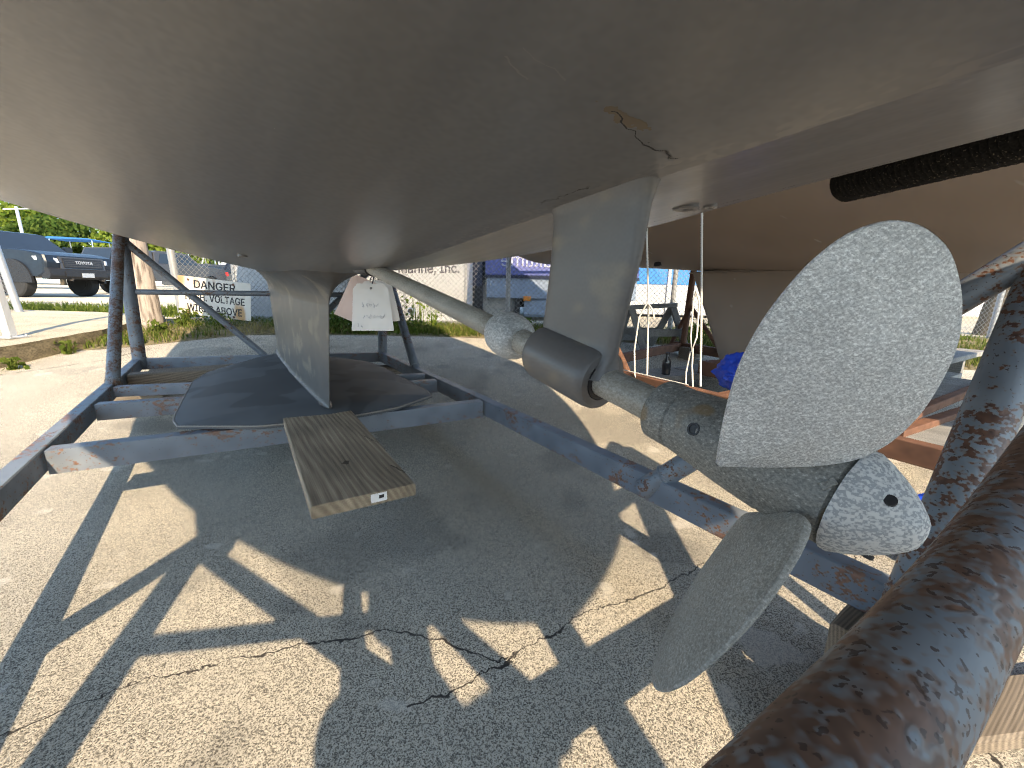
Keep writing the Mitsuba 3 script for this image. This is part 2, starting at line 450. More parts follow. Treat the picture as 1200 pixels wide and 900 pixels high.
xs = np.r_[np.linspace(-600, -40, 15), np.linspace(-36, 36, 37), np.linspace(40, 600, 15)]
ys = np.r_[np.linspace(-300, -4, 12), np.linspace(-3, 14, 69), np.linspace(16, 900, 20)]
add('ground', sheet(xs, ys, 0.0), 'm_lot', True, kind='structure', label='pale gravel and tarmac ground of the boatyard and car park')
EDGE = PC([-9, -5.2, -4.55, -4.0, -3.5, -1.44, 0, 1.16, 3.0, 5.04, 9, 14], [4.5, 4.6, 4.85, 5.35, 5.75, 5.93, 5.87, 5.86, 5.35, 4.75, 4.4, 4.2])
pu, pv = np.linspace(-12, 14, 160), np.linspace(0, 1, 90)
X = np.repeat(pu[:, None], 90, 1)
edge = EDGE(np.clip(pu, -9, 14)) + .05 * (meshkit.fbm(np.stack([pu * 3, pu * 0, pu * 0], -1), 3) - .5)
Y = -6 + (edge[:, None] + 6) * pv[None]
add('pavement', grid_mesh(np.stack([X, Y, G(Y) + .004], -1)), 'm_pave', True, kind='structure', label='worn exposed aggregate pavement with cracks under the boats')
Y2 = edge[:, None] + (7.15 - edge[:, None]) * pv[None]
add('grass_strip', grid_mesh(np.stack([X, Y2, G(Y2) + .008 + .03 * meshkit.fbm(np.stack([X * 4, Y2 * 4, X * 0], -1), 3) * np.minimum(pv * 8, 1)], -1)), 'm_soil', True, kind='structure', label='strip of bare soil under the grass along the fence')


def slab():
    top = [(-4.87, 2.0), (-4.87, 3.9), (-4.92, 5.1), (-5.08, 5.65), (-5.05, 6.1), (-5.6, 6.9), (-7.2, 7.3), (-13, 7.6), (-13, 2.0)]
    P = Polygon(top).buffer(-.015).buffer(.015)
    m = trimesh.creation.extrude_polygon(P, 1.0, engine='earcut')
    for _ in range(4):
        m = m.subdivide()
    v = m.vertices.copy()
    zt = np.interp(v[:, 1], [2, 3.9, 5.6, 7.6], [.28, .335, .44, .47])
    v[:, 2] = np.where(v[:, 2] > .01, zt - (1 - v[:, 2]) * .4, -.2)
    m.vertices = v
    m = rough(m, .012, 6)
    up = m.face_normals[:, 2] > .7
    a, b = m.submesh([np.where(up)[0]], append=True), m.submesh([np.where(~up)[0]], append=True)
    return a, b


a, b = slab()
add('concrete_slab', a, 'm_slab', True, kind='structure', label='raised concrete slab beside the pavement')
add('concrete_slab__kerb_face', b, 'm_kerb', True)


# ---------------------------------------------------------------- the boat overhead
FB = [-3.05, -2.65, -1.8, -.7, 1, 3, 4.6, 5.6, 6.3]
zc = PC([-3.05, -2.06, -1.7, -.8, 0, 1.2, 2.8, 4.5, 5.6, 6.3], [1.18, 1.10, 1.076, 1.025, 1.025, 1.0468, 1.1426, 1.2473, 1.5926, 2.4])
hb = PC(FB, [.58, .93, 1.3559, 1.6077, 1.5984, 1.35, .72, .3, .03])
zs = PC([-3.05, 0, 6.3], [1.88, 1.93, 2.28])
dl = PC([-3.05, -2, -.5, 1, 3, 6.3], [.19, .19, .0772, .02, .05, .3])
en = PC([-3.05, -1.5, 1.5, 4, 6.3], [1.737, 1.737, 1.2723, 2.4772, 1.3])
em = PC([-3.05, -1.8, 1.5, 4, 6.3], [5.7196, 3.5196, 2.1136, 2.8248, 1.2])


def hull_z(f, s):
    r = np.clip(np.abs(s) / hb(f), 0, 1)
    h = dl(f) * r + (1 - dl(f)) * (1 - (1 - r ** en(f)) ** (1 / em(f)))
    return zc(f) + (zs(f) - zc(f)) * h


def hull_mesh(nf=150, nr=121):
    F = np.linspace(-3.05, 6.3, nf)
    F = np.sort(np.r_[F, np.linspace(-2.2, -1.4, 60)])
    t = np.linspace(-1, 1, nr)
    R = np.sin(t * np.pi / 2)
    R = np.sign(R) * np.abs(R) ** 1.15
    f = np.repeat(F[:, None], nr, 1); s = R[None] * hb(F)[:, None]
    V = np.stack([f, s, hull_z(f, s)], -1)
    return V


HV = hull_mesh()
deck = np.stack([HV[:, [0, -1]][:, :, 0], HV[:, [0, -1]][:, :, 1] * 1.0, HV[:, [0, -1]][:, :, 2]], -1)
dk = np.stack([np.stack([d[0] + (d[1] - d[0]) * k + np.array([0, 0, .10 * (1 - (2 * k - 1) ** 2)]) for k in np.linspace(0, 1, 9)]) for d in deck])
boat = thing('sailboat', 'grey brown hull overhead with wing keel, shaft strut and feathering propeller', 'sailboat')
mid = HV.shape[1] // 2
add(boat + '__hull', cat(grid_mesh(BV(HV[:, :mid + 1])), grid_mesh(BV(HV[:, mid:]))), 'm_hull', 6)
tr = HV[0]; trm = np.array([[tr[0][0], 0, float(zs(-3.05)) - .1]] * len(tr))
add(boat + '__transom', grid_mesh(BV(np.stack([tr, (tr + trm) / 2, trm]))), 'm_hull', False)
add(boat + '__deck', grid_mesh(BV(dk)), 'm_deck', True)
cab = [(-2.6, 0), (-1.4, .32), (.4, .42), (2.2, .36), (3.1, 0)]
cv = np.array([[[f, s * w, 1.95 + f * .03 + h * (1 - abs(s) ** 6)] for s in np.linspace(-1, 1, 15)] for (f, h), w in zip(cab, [.5, .75, .85, .7, .4])])
add(boat + '__cabin', grid_mesh(BV(cv)), 'm_deck', 40)


def keel_mesh():
    x = (1 - np.cos(np.linspace(0, np.pi, 44))) / 2
    th = 1.35 * (.2969 * np.sqrt(x) - .126 * x - .3516 * x ** 2 + .2843 * x ** 3 - .1015 * x ** 4) / .2 * .062 + .006 * np.sqrt(np.clip((1 - x) / .05, 0, 1)) * (x > .5)
    V = []
    for k in np.r_[np.linspace(0, .05, 6), np.linspace(.08, .76, 12), np.linspace(.78, 1.0, 22)]:
        le, te = 2.12 + .50 * k, -.075 - .19 * k
        q = np.clip((k - .78) / .22, 0, 1); e = .145 * (1 - math.sqrt(max(1 - q * q, 0))) + .012 * q
        q2 = np.clip((.045 - k) / .045, 0, 1); e += .022 * (1 - math.sqrt(max(1 - q2 * q2, 0)))
        te -= e * 2.2 * (k > .5); le += e * 1.6
        f = le + (te - le) * x; sd = th + e * np.minimum(1, np.sqrt(np.maximum(1 - x, 0) / .06)) * np.minimum(1, np.sqrt(x / .03))
        z = .425 + k * (hull_z(f, sd) + .006 - .425)
        V.append(np.vstack([np.stack([f, -sd, z], 1), np.stack([f, sd, z], 1)[-2:0:-1]]))
    return grid_mesh(BV(np.array(V)), wrap_v=True, caps=True)


add(boat + '__keel', keel_mesh(), 'm_keel', 50, label='grey keel with pale scuffs')


def wing_mesh():
    out = Polygon([(-.115, 0), (-.06, -.29), (.10, -.578), (.20, -.60), (.32, -.602), (1.12, -.578), (1.42, -.51), (1.66, -.38), (1.95, -.16), (2.08, 0), (1.95, .16),
                   (1.66, .42), (1.42, .56), (1.12, .60), (.25, .60), (.10, .585), (-.06, .32)]).buffer(.05).buffer(-.05)
    pts = np.array([out.exterior.interpolate(t, normalized=True).coords[0] for t in np.linspace(0, 1, 180, endpoint=False)])
    rings = []
    zt = lambda k: .383 + .046 * (1 - k ** 2.6)
    core = np.stack([np.clip(pts[:, 0], .1, 1.8), pts[:, 1] * 0], 1)
    for k in np.linspace(0, 1, 16):
        rings.append(np.column_stack([core + (pts - core) * k, np.full(len(pts), zt(k))]))
    for dz, k in ((.379, 1.004), (.374, 1.004), (.369, 1.0), (.367, .985), (.366, .6), (.366, 0.0)):
        rings.append(np.column_stack([core + (pts - core) * k, np.full(len(pts), dz)]))
    edge = np.column_stack([pts, np.full(len(pts), .3815)])
    return grid_mesh(BV(np.array(rings)), wrap_v=True), edge


wm, we = wing_mesh()
add(boat + '__keel__wing_plate', wm, 'm_wing', 40, label='dark flat wing plate at the keel foot')
add(boat + '__keel__edge_bead', path_tube(BV(we), .004, 6, closed=True), 'm_edge', True)

# propeller shaft: the line it follows under the hull
AX = -U + np.array([0, 0, -.164]); AX /= np.linalg.norm(AX)     # towards the stern
UPA = np.array([0, 0, 1.0]) - AX * AX[2]; UPA /= np.linalg.norm(UPA)


def on_shaft(f):
    return B(f, 0, 1.175 + .164 * f)


sh0, sh1 = on_shaft(-.74), on_shaft(-1.865)
sk = boat + '__propeller_shaft'
add(sk, tube(sh0, sh1, .0176, 36), 'm_shaft', 40)
add(sk + '__stern_tube', lathe([(0, .012), (.02, .03), (.09, .034), (.15, .03), (.17, .021), (.19, .019)], on_shaft(-.66), AX), 'm_hull', 40)
add(sk + '__collar', lathe([(0, .018), (.0, .0215), (.006, .0215), (.006, .018)], on_shaft(-.875), AX), 'm_black', 30)
c = on_shaft(-1.592)
prof = [(-.033 * math.cos(t) - .0, .0178 + .0165 * math.sin(t) ** .8) for t in np.linspace(.02, math.pi - .02, 26)]
an = sk + '__zinc_anode'
add(an, rough(lathe(prof, c, AX, 56), .00025, 120), 'm_zinc', 40, label='egg shaped pale zinc anode clamped on the shaft')
# strut: a plate that ends in the bearing barrel
strut = boat + '__shaft_strut'


def strut_mesh():
    V = []
    for z, le, te, e in [(1.13, -1.66, -1.86, .016), (1.095, -1.675, -1.848, .009), (1.083, -1.684, -1.84, .003), (1.065, -1.69, -1.835, 0), (1.02, -1.688, -1.829, 0), (.97, -1.682, -1.818, 0),
                         (.93, -1.676, -1.809, 0), (.912, -1.673, -1.806, .002), (.90, -1.668, -1.805, .008), (.885, -1.664, -1.805, .016)]:
        x = (1 - np.cos(np.linspace(0, np.pi, 24))) / 2
        th = .0085 * np.clip(1 - np.abs(2 * x - 1) ** 9, 0, 1) ** .5 + e * np.clip(1 - np.abs(2 * x - 1) ** 9, 0, 1) ** .5
        f = le + (te - le) * x
        V.append(np.vstack([np.stack([f, -th, f * 0 + z], 1), np.stack([f, th, f * 0 + z], 1)[-2:0:-1]]))
    return grid_mesh(BV(np.array(V)), wrap_v=True, caps=True)


add(strut, strut_mesh(), 'm_strut', 32, label='flat grey shaft strut with worn edges')
bl = .116 / math.cos(math.atan(.164))
add(strut + '__bearing_barrel', lathe([(0.001, .0235), (0, .030), (.004, .035), (.012, .0365), (bl - .012, .0365), (bl - .003, .035), (bl, .032), (bl, .0235), (bl - .02, .0225)], on_shaft(-1.673), AX, 56), 'm_strut', 45)
add(strut + '__rubber_bearing', lathe([(bl - .018, .0232), (bl + .001, .0228), (bl + .001, .0182), (bl - .018, .018)], on_shaft(-1.673), AX, 40), 'm_black', 40)

# propeller
pk = boat + '__propeller'
h0 = on_shaft(-1.868)
hub = [(0, .018), (.0, .0275), (.003, .030), (.024, .0302), (.026, .0285), (.028, .0302), (.05, .0325), (.085, .0365), (.115, .0385), (.118, .0375), (.121, .0387), (.160, .0372), (.162, .034)]
hk = pk + '__hub'
add(hk, lathe(hub, h0, AX, 72), 'm_hub', 35, label='dark weathered propeller hub')
cone = [(.163, .034), (.163, .0385), (.167, .0384), (.175, .0345), (.183, .0294), (.190, .0242), (.197, .018), (.2015, .0132), (.2045, .0085), (.2055, .003)]
cm = lathe(cone, h0, AX, 72)
add(pk + '__nose_cone', rough(cm, .0003, 160), 'm_cone', 40, label='white speckled conical zinc at the end of the hub')


def rad(th):
    return UPA * math.cos(th) + S * math.sin(th), S * math.cos(th) - UPA * math.sin(th)


def screw_hole(h, th, r, rr, ln=.012):
    x, t = rad(th)
    p = h0 + AX * h + x * r
    return lathe([(-.002, rr), (.0012, rr), (.0012, rr * .72), (-.001, rr * .68)], p, x, 24), lathe([(-.002, rr * .7), (.0004, rr * .7)], p, x, 24)


for h, th, r, rr in ((.058, -1.25, .0332, .0055), (.186, -.75, .0288, .005), (.186, 1.4, .0288, .005), (.186, -2.9, .0288, .005)):
    o, i = screw_hole(h, th, r, rr)
    if h < .1:
        add(hk + '__grease_hole', cat(o, i), 'm_black', 30)
    else:
        add(pk + '__nose_cone__screw_hole'.replace('__screw_hole', '_screw_hole'), i, 'm_black', 30)
for th in (-1.05, -2.0, .2, 1.2, 2.3):
    x, t = rad(th)
    p = h0 + AX * .157 + x * .0375
    add(hk + '__lock_clip', sweep(rrect(.005, .0016, .0004), p - t * .004 - AX * .002, p + t * .004 + AX * .003, x), 'm_hub')
# blade outline in (radius, chord), metres
BLADE = np.array([(.023, -.072), (.054, -.072), (.1, -.069), (.134, -.058), (.163, -.041), (.18, -.023), (.185, -.003), (.18, .015), (.166, .033), (.141, .047), (.115, .055),
               (.092, .056), (.061, .051), (.038, .039), (.024, .021), (.02, -.001), (.02, -.035)])


def blade_mesh(th, ph, fc, first=True):
    C = on_shaft(fc)
    r, t = rad(th)
    BO = BLADE.copy()
    if first:            # the blade foot sits on the port side of the hub
        C = C + np.array([-.0144, -.0207, .0082])
        BO = BO * .932
    elif th < -2:        # the lower blade's foot, too, sits on the near side of the hub
        C = C + .045 * (np.array([0, 0, CAM_H]) - C)
        BO = BO * .955
    ch = AX * math.cos(ph) + t * math.sin(ph); n = np.cross(r, ch)
    if not first:        # the other two show less of the trailing side, which curls away
        BO[:, 1] = np.where(BO[:, 1] > 0, BO[:, 1] * .84, BO[:, 1])
        BO[:, 0] = np.maximum(BO[:, 0], .029 if th < -2 else .038)
    dense = np.vstack([np.array([BO[i] + (BO[(i + 1) % len(BO)] - BO[i]) * k for k in np.linspace(0, 1, 8, endpoint=False)]) for i in range(len(BO))])
    for _ in range(12):      # soften the polygon but keep the sharp inner corner
        sm = (np.roll(dense, 1, 0) + np.roll(dense, -1, 0) + 2 * dense) / 4
        keep = np.hypot(dense[:, 0] - .023, dense[:, 1] + .072) < .006
        dense = np.where(keep[:, None], dense, sm)
    core = np.array([.09, -.008]) + (dense - np.array([.09, -.008])) * np.array([.5, 0.0])
    rings = []
    thick = lambda k: .0022 + .0052 * (1 - k ** 2)
    for side in (1, -1):
        ks = np.linspace(0, 1, 14) if side == 1 else np.linspace(1, 0, 14)
        for k in ks:
            q = core + (dense - core) * (k if k < 1 else 1.0)
            z = side * thick(k) * np.clip(1.35 - q[:, 0] / .2, .35, 1.2)
            q2 = core + (dense - core) * (min(k, 1) - (0.012 if k == 1 else 0) * 0)
            rings.append(C + q2[:, :1] * r + q2[:, 1:] * ch + z[:, None] * n)
        if side == 1:
            q = core + (dense - core) * 1.014
            rings.append(C + q[:, :1] * r + q[:, 1:] * ch)
    m = grid_mesh(np.array(rings), wrap_v=True)
    rt = lathe([(.018, .027), (.034, .0265), (.037, .024), (.037, .01)], C, r, 40)
    return m, rt


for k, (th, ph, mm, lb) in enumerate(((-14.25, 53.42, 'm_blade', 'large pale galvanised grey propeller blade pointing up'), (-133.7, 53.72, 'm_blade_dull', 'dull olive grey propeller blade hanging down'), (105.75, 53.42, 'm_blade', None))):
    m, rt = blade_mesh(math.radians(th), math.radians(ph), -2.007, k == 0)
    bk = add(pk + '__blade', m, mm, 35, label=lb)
    if k == 2:
        add(bk.replace('__blade', '__blade_root'), rt, 'm_hub', 40)
# through-hull fittings
for f, s, r in ((-1.683, .262, .020), (-.70, -.30, .012), (-1.66, .36, .012)):
    z = float(hull_z(np.array(f), np.array(s)))
    add(boat + '__through_hull', lathe([(-.006, r * .9), (.004, r), (.006, r * .86), (.006, r * .55), (.003, r * .5)], B(f, s, z), np.array([0, 0, -1.0]), 40), 'm_hull', 30)
# rudder at the stern
V = []
for z, le, te in ((1.17, -2.60, -3.0), (.9, -2.64, -3.04), (.55, -2.72, -3.05), (.46, -2.78, -3.0)):
    x = (1 - np.cos(np.linspace(0, np.pi, 20))) / 2
    th = .035 * np.sqrt(x) * (1 - x) * 1.9 + .003
    f = le + (te - le) * x
    V.append(np.vstack([np.stack([f, -th, f * 0 + z], 1), np.stack([f, th, f * 0 + z], 1)[-2:0:-1]]))
add(boat + '__rudder', grid_mesh(BV(np.array(V)), wrap_v=True, caps=True), 'm_keel', 50)

# ---------------------------------------------------------------- its cradle
cr = thing('boat_cradle', 'blue grey steel cradle with rust spots carrying the near boat', 'boat cradle')
ZT = .36
HB = .092
for a, b, m in (((-2.06, -1.0), (2.48, -1.02), 'm_beam'), ((-2.06, .838), (2.05, .873), 'm_beam')):
    add(cr + '__rail', sweep(rrect(.058, HB, .004), B(*a, ZT - HB / 2), B(*b, ZT - HB / 2)), m)


def angle_beam(fa, sa, fb, sb, h=.088, flange=.062, lip=.012, top=ZT):
    """Angle iron across the cradle: the upright face looks aft, the flange lies behind it."""
    ring = [(-.0, 0), (.009, 0), (.009, h - .009), (flange, h - .009), (flange, h), (0, h)]
    a, b = B(fa, sa, top - h), B(fb, sb, top - h)
    x, y, d = frame_of(b - a)
    sgn = 1 if x @ U > 0 else -1
    return sweep([(p[0] * sgn, p[1]) for p in (ring if sgn > 0 else ring[::-1])], a, b)


for fa, sa, fb, sb, h, lb in ((.06, -.97, -.085, .81, .094, 'front crossbeam with chipped light blue paint'), (.80, -.97, .56, .81, .085, None), (1.25, -.97, .80, .82, .06, None), (2.44, -.99, 2.01, .845, .09, None)):
    add(cr + '__crossbeam', angle_beam(fa, sa, fb, sb, h), 'm_beam', label=lb)


add(cr + '__crossbeam', angle_beam(-1.972, .06, -1.972, .80, .09, .04), 'm_beam')


def weld(a, d, r):
    return lathe([(-.004, r), (.004, r + .006), (.012, r)], a, d, 30)


posts = [((-1.955, .70, .325), (-1.955, 1.255, 1.09), .046, 'm_post', 'near upright with a long rust streak'), ((-1.96, 1.04, .02), (-1.985, 1.27, 1.05), .03, 'm_steel', None), ((-1.22, .815, .30), (-1.955, 1.24, 1.12), .036, 'm_steel', None),
         ((-1.925, -1.0, .30), (-1.925, -.945, 1.15), .046, 'm_steel', None), ((-1.07, -1.0, .30), (-1.90, -.95, 1.12), .036, 'm_steel', None),
         ((2.445, -1.0, .30), (2.445, -.985, 1.42), .046, 'm_steel', None), ((1.371, -1.0, .30), (2.40, -.99, 1.33), .036, 'm_rusty', None),
         ((2.0, .865, .30), (2.0, .90, 1.30), .042, 'm_steel', None), ((1.074, .865, .30), (1.95, .90, 1.22), .034, 'm_steel', None)]
for a, b, r, m, lb in posts:
    a, b = B(*a), B(*b)
    add(cr + '__post', cat(tube(a, b, r), weld(a + (b - a) / np.linalg.norm(b - a) * (.065 / ((b - a) / np.linalg.norm(b - a))[2]), b - a, r - .002)), m, 40, label=lb)
bs = np.linspace(-.32, .96, 60)
bx_ = PC([-.99, -.5, -.147, -.074, .044, .172, .322, .466, .96], [-2.062, -2.066, -2.069, -2.071, -2.0745, -2.077, -2.078, -2.078, -2.076])
bz_ = PC([-.99, -.5, -.147, -.074, .044, .172, .322, .466, .96], [.706, .705, .706, .709, .717, .731, .750, .774, .865])
add(cr + '__crossbar', path_tube(BV(np.stack([bx_(bs), bs, bz_(bs)], 1)), np.interp(bs, [-.2, .2], [.0405, .0375]), 44), 'm_rusty', 40, label='thick near crossbar, mostly brown rust')
for a, b, r in (((-1.925, -.95, 1.12), (-1.93, -.13, .34), .030),
                ((2.445, -.985, 1.30), (2.34, -.105, .345), .027), ((2.0, .90, 1.24), (2.30, .02, .345), .027),
                ((2.445, -.97, .90), (2.02, .90, .905), .022), ((-1.935, -.96, .81), (-2.064, -.28, .712), .023)):
    add(cr + '__brace', tube(B(*a), B(*b), r), 'm_steel', 40)


def pad_mesh(a, b, r):
    a, b = np.asarray(a), np.asarray(b)
    L = np.linalg.norm(b - a); prof = [(0, .004), (.001, r * .6), (.006, r * .92)]
    n = int(L / .0165)
    for i in range(n):
        for k in range(6):
            h = .008 + (i + k / 6) * (L - .016) / n
            prof.append((h, r + .0048 * (abs(math.sin(k / 6 * math.pi)) - .5)))
    prof += [(L - .006, r * .92), (L - .001, r * .6), (L, .004)]
    return rough(lathe(prof, a, b - a, 64), .0010, 70)


add(cr + '__pad', pad_mesh(B(-1.552, 1.143, 1.298), B(-2.13, .80, 1.285), .052), 'm_pad', 60, label='black carpet wrapped support pad')
add(cr + '__pad', pad_mesh(B(-1.68, -.97, 1.255), B(-2.2, -.93, 1.255), .0535), 'm_pad', 60)
add(cr + '__pad', pad_mesh(B(2.2, -1.0, 1.47), B(2.7, -.93, 1.50), .05), 'm_pad', 60)
add(cr + '__pad', pad_mesh(B(1.75, .93, 1.36), B(2.25, .88, 1.38), .05), 'm_pad', 60)

# a stand under the boat's quarter, just right of the view; it shades the near upright
js = thing('boat_stand', 'blue tripod boat stand propping the quarter behind the near upright', 'boat stand')
j0, j1 = B(-2.5, .29, .34), B(-2.5, 1.045, 1.34)
add(js + '__upright', tube(j0, j1, .056, 28), 'm_steel', 40)
for q in ((-2.85, .40), (-2.52, .85), (-2.62, .10)):
    add(js + '__leg', tube(B(-2.5, .41, .50), B(q[0], q[1], .02), .02, 14), 'm_steel', 40)
add(js + '__pad', sweep(rrect(.26, .05, .01), B(-2.63, 1.03, 1.35), B(-2.37, 1.08, 1.35)), 'm_oldwood')

# ---------------------------------------------------------------- plank and timbers
def lumber(L, w, t, c=.004, warp=.0, n=40):
    m = trimesh.creation.extrude_polygon(Polygon(rrect(w, t, c)), L, engine='earcut')
    m = m.subdivide().subdivide()
    M = np.array([[0, 0, 1, -L / 2], [1, 0, 0, 0], [0, 1, 0, 0], [0, 0, 0, 1.0]])
    return rough(m.apply_transform(M), .0012, 30)


pl = in_boat(placed(lumber(1.16, .292, .038), (-.385, .055, .3805 + .0005), math.radians(-1.5)))
pl.apply_translation([0, 0, 0])
plk = thing('support_plank', 'weathered yellow grey plank jutting out from under the wing keel', 'plank')
scene[plk + '__board'] = mikit.ply(pl, 'm_plank')
st = in_boat(placed(trimesh.creation.box((.0015, .046, .026)), (-.9672, .035, .383), math.radians(-1.5)))
add(plk + '__paper_label', st, 'm_paper', label='torn white paper label stapled on the end grain')
st2 = in_boat(placed(trimesh.creation.box((.0012, .014, .010)), (-.9684, .028, .385), math.radians(-1.5)))
add(plk + '__paper_label', st2, 'm_black')


def timber(key, label, L, w, t, f, s, z, ang, m='m_oldwood', tilt=0.0, group=None):
    k = thing(key, label, 'timber', group)
    b = lumber(L, w, t, .008)
    R = trimesh.transformations.rotation_matrix(tilt, [1, 0, 0])
    scene[k] = mikit.ply(rough(in_boat(placed(b.apply_transform(R), (f, -s, z), ang)), .003, 14, seed=len(scene)), m, smooth=25)
    return k


timber('wood_block', 'upright weathered grey timber wedged under the end of the right cradle rail', .30, .14, .13, -1.90, .87, .068, math.radians(92))
timber('wood_block', 'small dark timber leaning beside the block under the right cradle rail', .16, .09, .13, -1.90, .63, .066, math.radians(93))
timber('wood_block', 'upper timber lying on the block under the right cradle rail', .28, .14, .132, -1.905, .86, .201, math.radians(92))
timber('wood_block', 'split old board lying on the pavement under the rusty crossbar', .62, .14, .045, -2.1, 1.12, .03, math.radians(64))
timber('wood_block', 'dark old timber lying under the wing keel at the far rail', .85, .13, .12, 1.78, -.55, .29, math.radians(88))
timber('wood_block', 'second old timber lying under the keel at the far crossbeam', .8, .12, .10, 2.08, -.5, .27, math.radians(93))
timber('wood_block', 'timber under the far end of the left cradle rail', .30, .14, .255, 2.2, -1.0, .134, math.radians(90))
timber('wood_block', 'timber under the near end of the left cradle rail', .30, .14, .25, -1.8, -1.0, .134, math.radians(90))
timber('wood_block', 'timber under the far end of the right cradle rail', .30, .14, .255, 1.8, .87, .134, math.radians(90))

# ---------------------------------------------------------------- paper tags tied to the shaft
TG = on_shaft(-.895) + np.array([0, 0, -.0175])


def tag_mesh(w0, w1, h, th, bend=.006):
    """Tag with a narrower top and cut corners, in x (sideways), z (down), slightly curled."""
    P = Polygon([(-w0 / 2 + .012, 0), (w0 / 2 - .012, 0), (w0 / 2, -.014), (w1 / 2, -h), (-w1 / 2, -h), (-w0 / 2, -.014)])
    P = P.difference(Polygon(circle(.0035, 16) + [0, -.012]))
    m = trimesh.creation.extrude_polygon(P, th, engine='earcut').subdivide().subdivide().subdivide()
    v = m.vertices.copy()
    m.vertices = np.stack([v[:, 0], v[:, 2] + bend * np.sin(v[:, 1] / h * 4 + v[:, 0] * 30), v[:, 1]], 1)
    return m


def hang(m, p, yaw, tilt):
    R = trimesh.transformations.rotation_matrix(yaw, [0, 0, 1]) @ trimesh.transformations.rotation_matrix(tilt, [0, 1, 0])
    return m.copy().apply_transform(R).apply_translation(p)


tg = thing('paper_tag', 'white paper tag with faded handwriting hanging in front from the propeller shaft', 'paper tag', 'tags tied to the propeller shaft')
P0 = TG + np.array([0.0, -.03, -.022])
scene[tg + '__card'] = mikit.ply(hang(tag_mesh(.092, .112, .128, .0008), P0, math.radians(17), 0), 'm_paper')
scr = []
r2 = random.Random(3)
for row, (y, n, hh) in enumerate(((-.058, 5, .014), (-.088, 7, .012), (-.112, 2, .02))):
    for i in range(n):
        x = -.022 + i * .0088 + r2.uniform(-.001, .001) - (.016 if row == 2 else 0)
        pts = [(x + r2.uniform(-.004, .004), -.0009 + .006 * math.sin((y + k * .0) / .128 * 4 + x * 30), y + hh * r2.uniform(-.5, .5)) for k in range(5)]
        scr.append(path_tube(pts, .0005, 4))
add(tg + '__handwriting', hang(cat(*scr), P0, math.radians(17), 0), 'm_fadedink')
add(tg + '__string', path_tube([TG + [0, 0, .002], TG + [.002, -.014, -.012], P0 + [0, 0, -.012]], .0016, 6), 'm_ink')
for (w0, w1, h, dx, dy, yaw, tilt, lb, mm) in ((.085, .10, .125, -.012, .0, 12, 24, 'pale pink paper tag swung out behind the white tag on the propeller shaft', 'm_pink'),
                                              (.085, .10, .118, .004, .012, 25, -6, 'rear white paper tag showing at the edge behind the front tag', 'm_paper')):
    k = thing('paper_tag', lb, 'paper tag', 'tags tied to the propeller shaft')
    p = TG + np.array([dx, dy - .012, -.012])
    scene[k + '__card'] = mikit.ply(hang(tag_mesh(w0, w1, h, .0008, .008), p, math.radians(yaw), math.radians(tilt)), mm)
    add(k + '__string', path_tube([TG + [0, .002, .002], (TG + p) / 2 + [0, 0, .002], p + [0, 0, -.012]], .0014, 6), 'm_ink')

# ---------------------------------------------------------------- second boat, its cradle and what stands there
b2 = thing('sailboat', 'brown hull of the neighbouring boat with a straight flat keel', 'sailboat')
H2 = HV[::2, ::2].copy()
H2[..., 0] = H2[..., 0] - 1.6; H2[..., 1] = H2[..., 1] * .93 + 3.45; H2[..., 2] = H2[..., 2] + .11
add(b2 + '__hull', grid_mesh(BV(H2)), 'm_boat2', 55)
e2 = H2[:, [0, -1]]
add(b2 + '__deck', grid_mesh(BV(np.stack([e2[:, 0] + (e2[:, 1] - e2[:, 0]) * k + np.array([0, 0, .1 * (1 - (2 * k - 1) ** 2)]) for k in np.linspace(0, 1, 7)], 1))), 'm_deck', True)
t2 = H2[0]
add(b2 + '__transom', grid_mesh(BV(np.stack([t2, t2 * .0 + np.array([t2[0, 0], 3.45, 2.0])]))), 'm_boat2')
V = []
for z, le, te in ((.40, .07, -1.35), (.62, .17, -1.38), (1.0, .36, -1.42), (1.19, .45, -1.45)):
    x = (1 - np.cos(np.linspace(0, np.pi, 30))) / 2
    th = .075 * np.minimum(1, np.sqrt(np.clip(x / .12, 0, 1))) * np.clip((1 - x) / .3, 0, 1) ** .7 + .004
    f = le + (te - le) * x
    V.append(np.vstack([np.stack([f, 3.4 - th, f * 0 + z], 1), np.stack([f, 3.4 + th, f * 0 + z], 1)[-2:0:-1]]))
add(b2 + '__keel', grid_mesh(BV(np.array(V)), wrap_v=True, caps=True), 'm_boat2', 40)
add(b2 + '__keel__seam', path_tube(BV(np.array([[.43 + .0 * k - k * 1.85, 3.4 - .085, 1.172 + .0 * k] for k in np.linspace(0, 1, 12)])), .006, 6), 'm_boat2', True)
sk2 = np.array([[-.1, -.02], [.35, -.02], [.35, .06], [-.1, .14]])
add(b2 + '__through_hull', lathe([(-.01, .03), (.01, .034), (.012, .02)], B(.55, 3.0, 1.245), np.array([0, -.3, -1.0]), 24), 'm_black', 30)
mm = sweep(rrect(.05, .03, .006), B(1.05, 2.95, 1.275), B(.55, 2.75, 1.275))
add(b2 + '__bracket', mm, 'm_boat2')

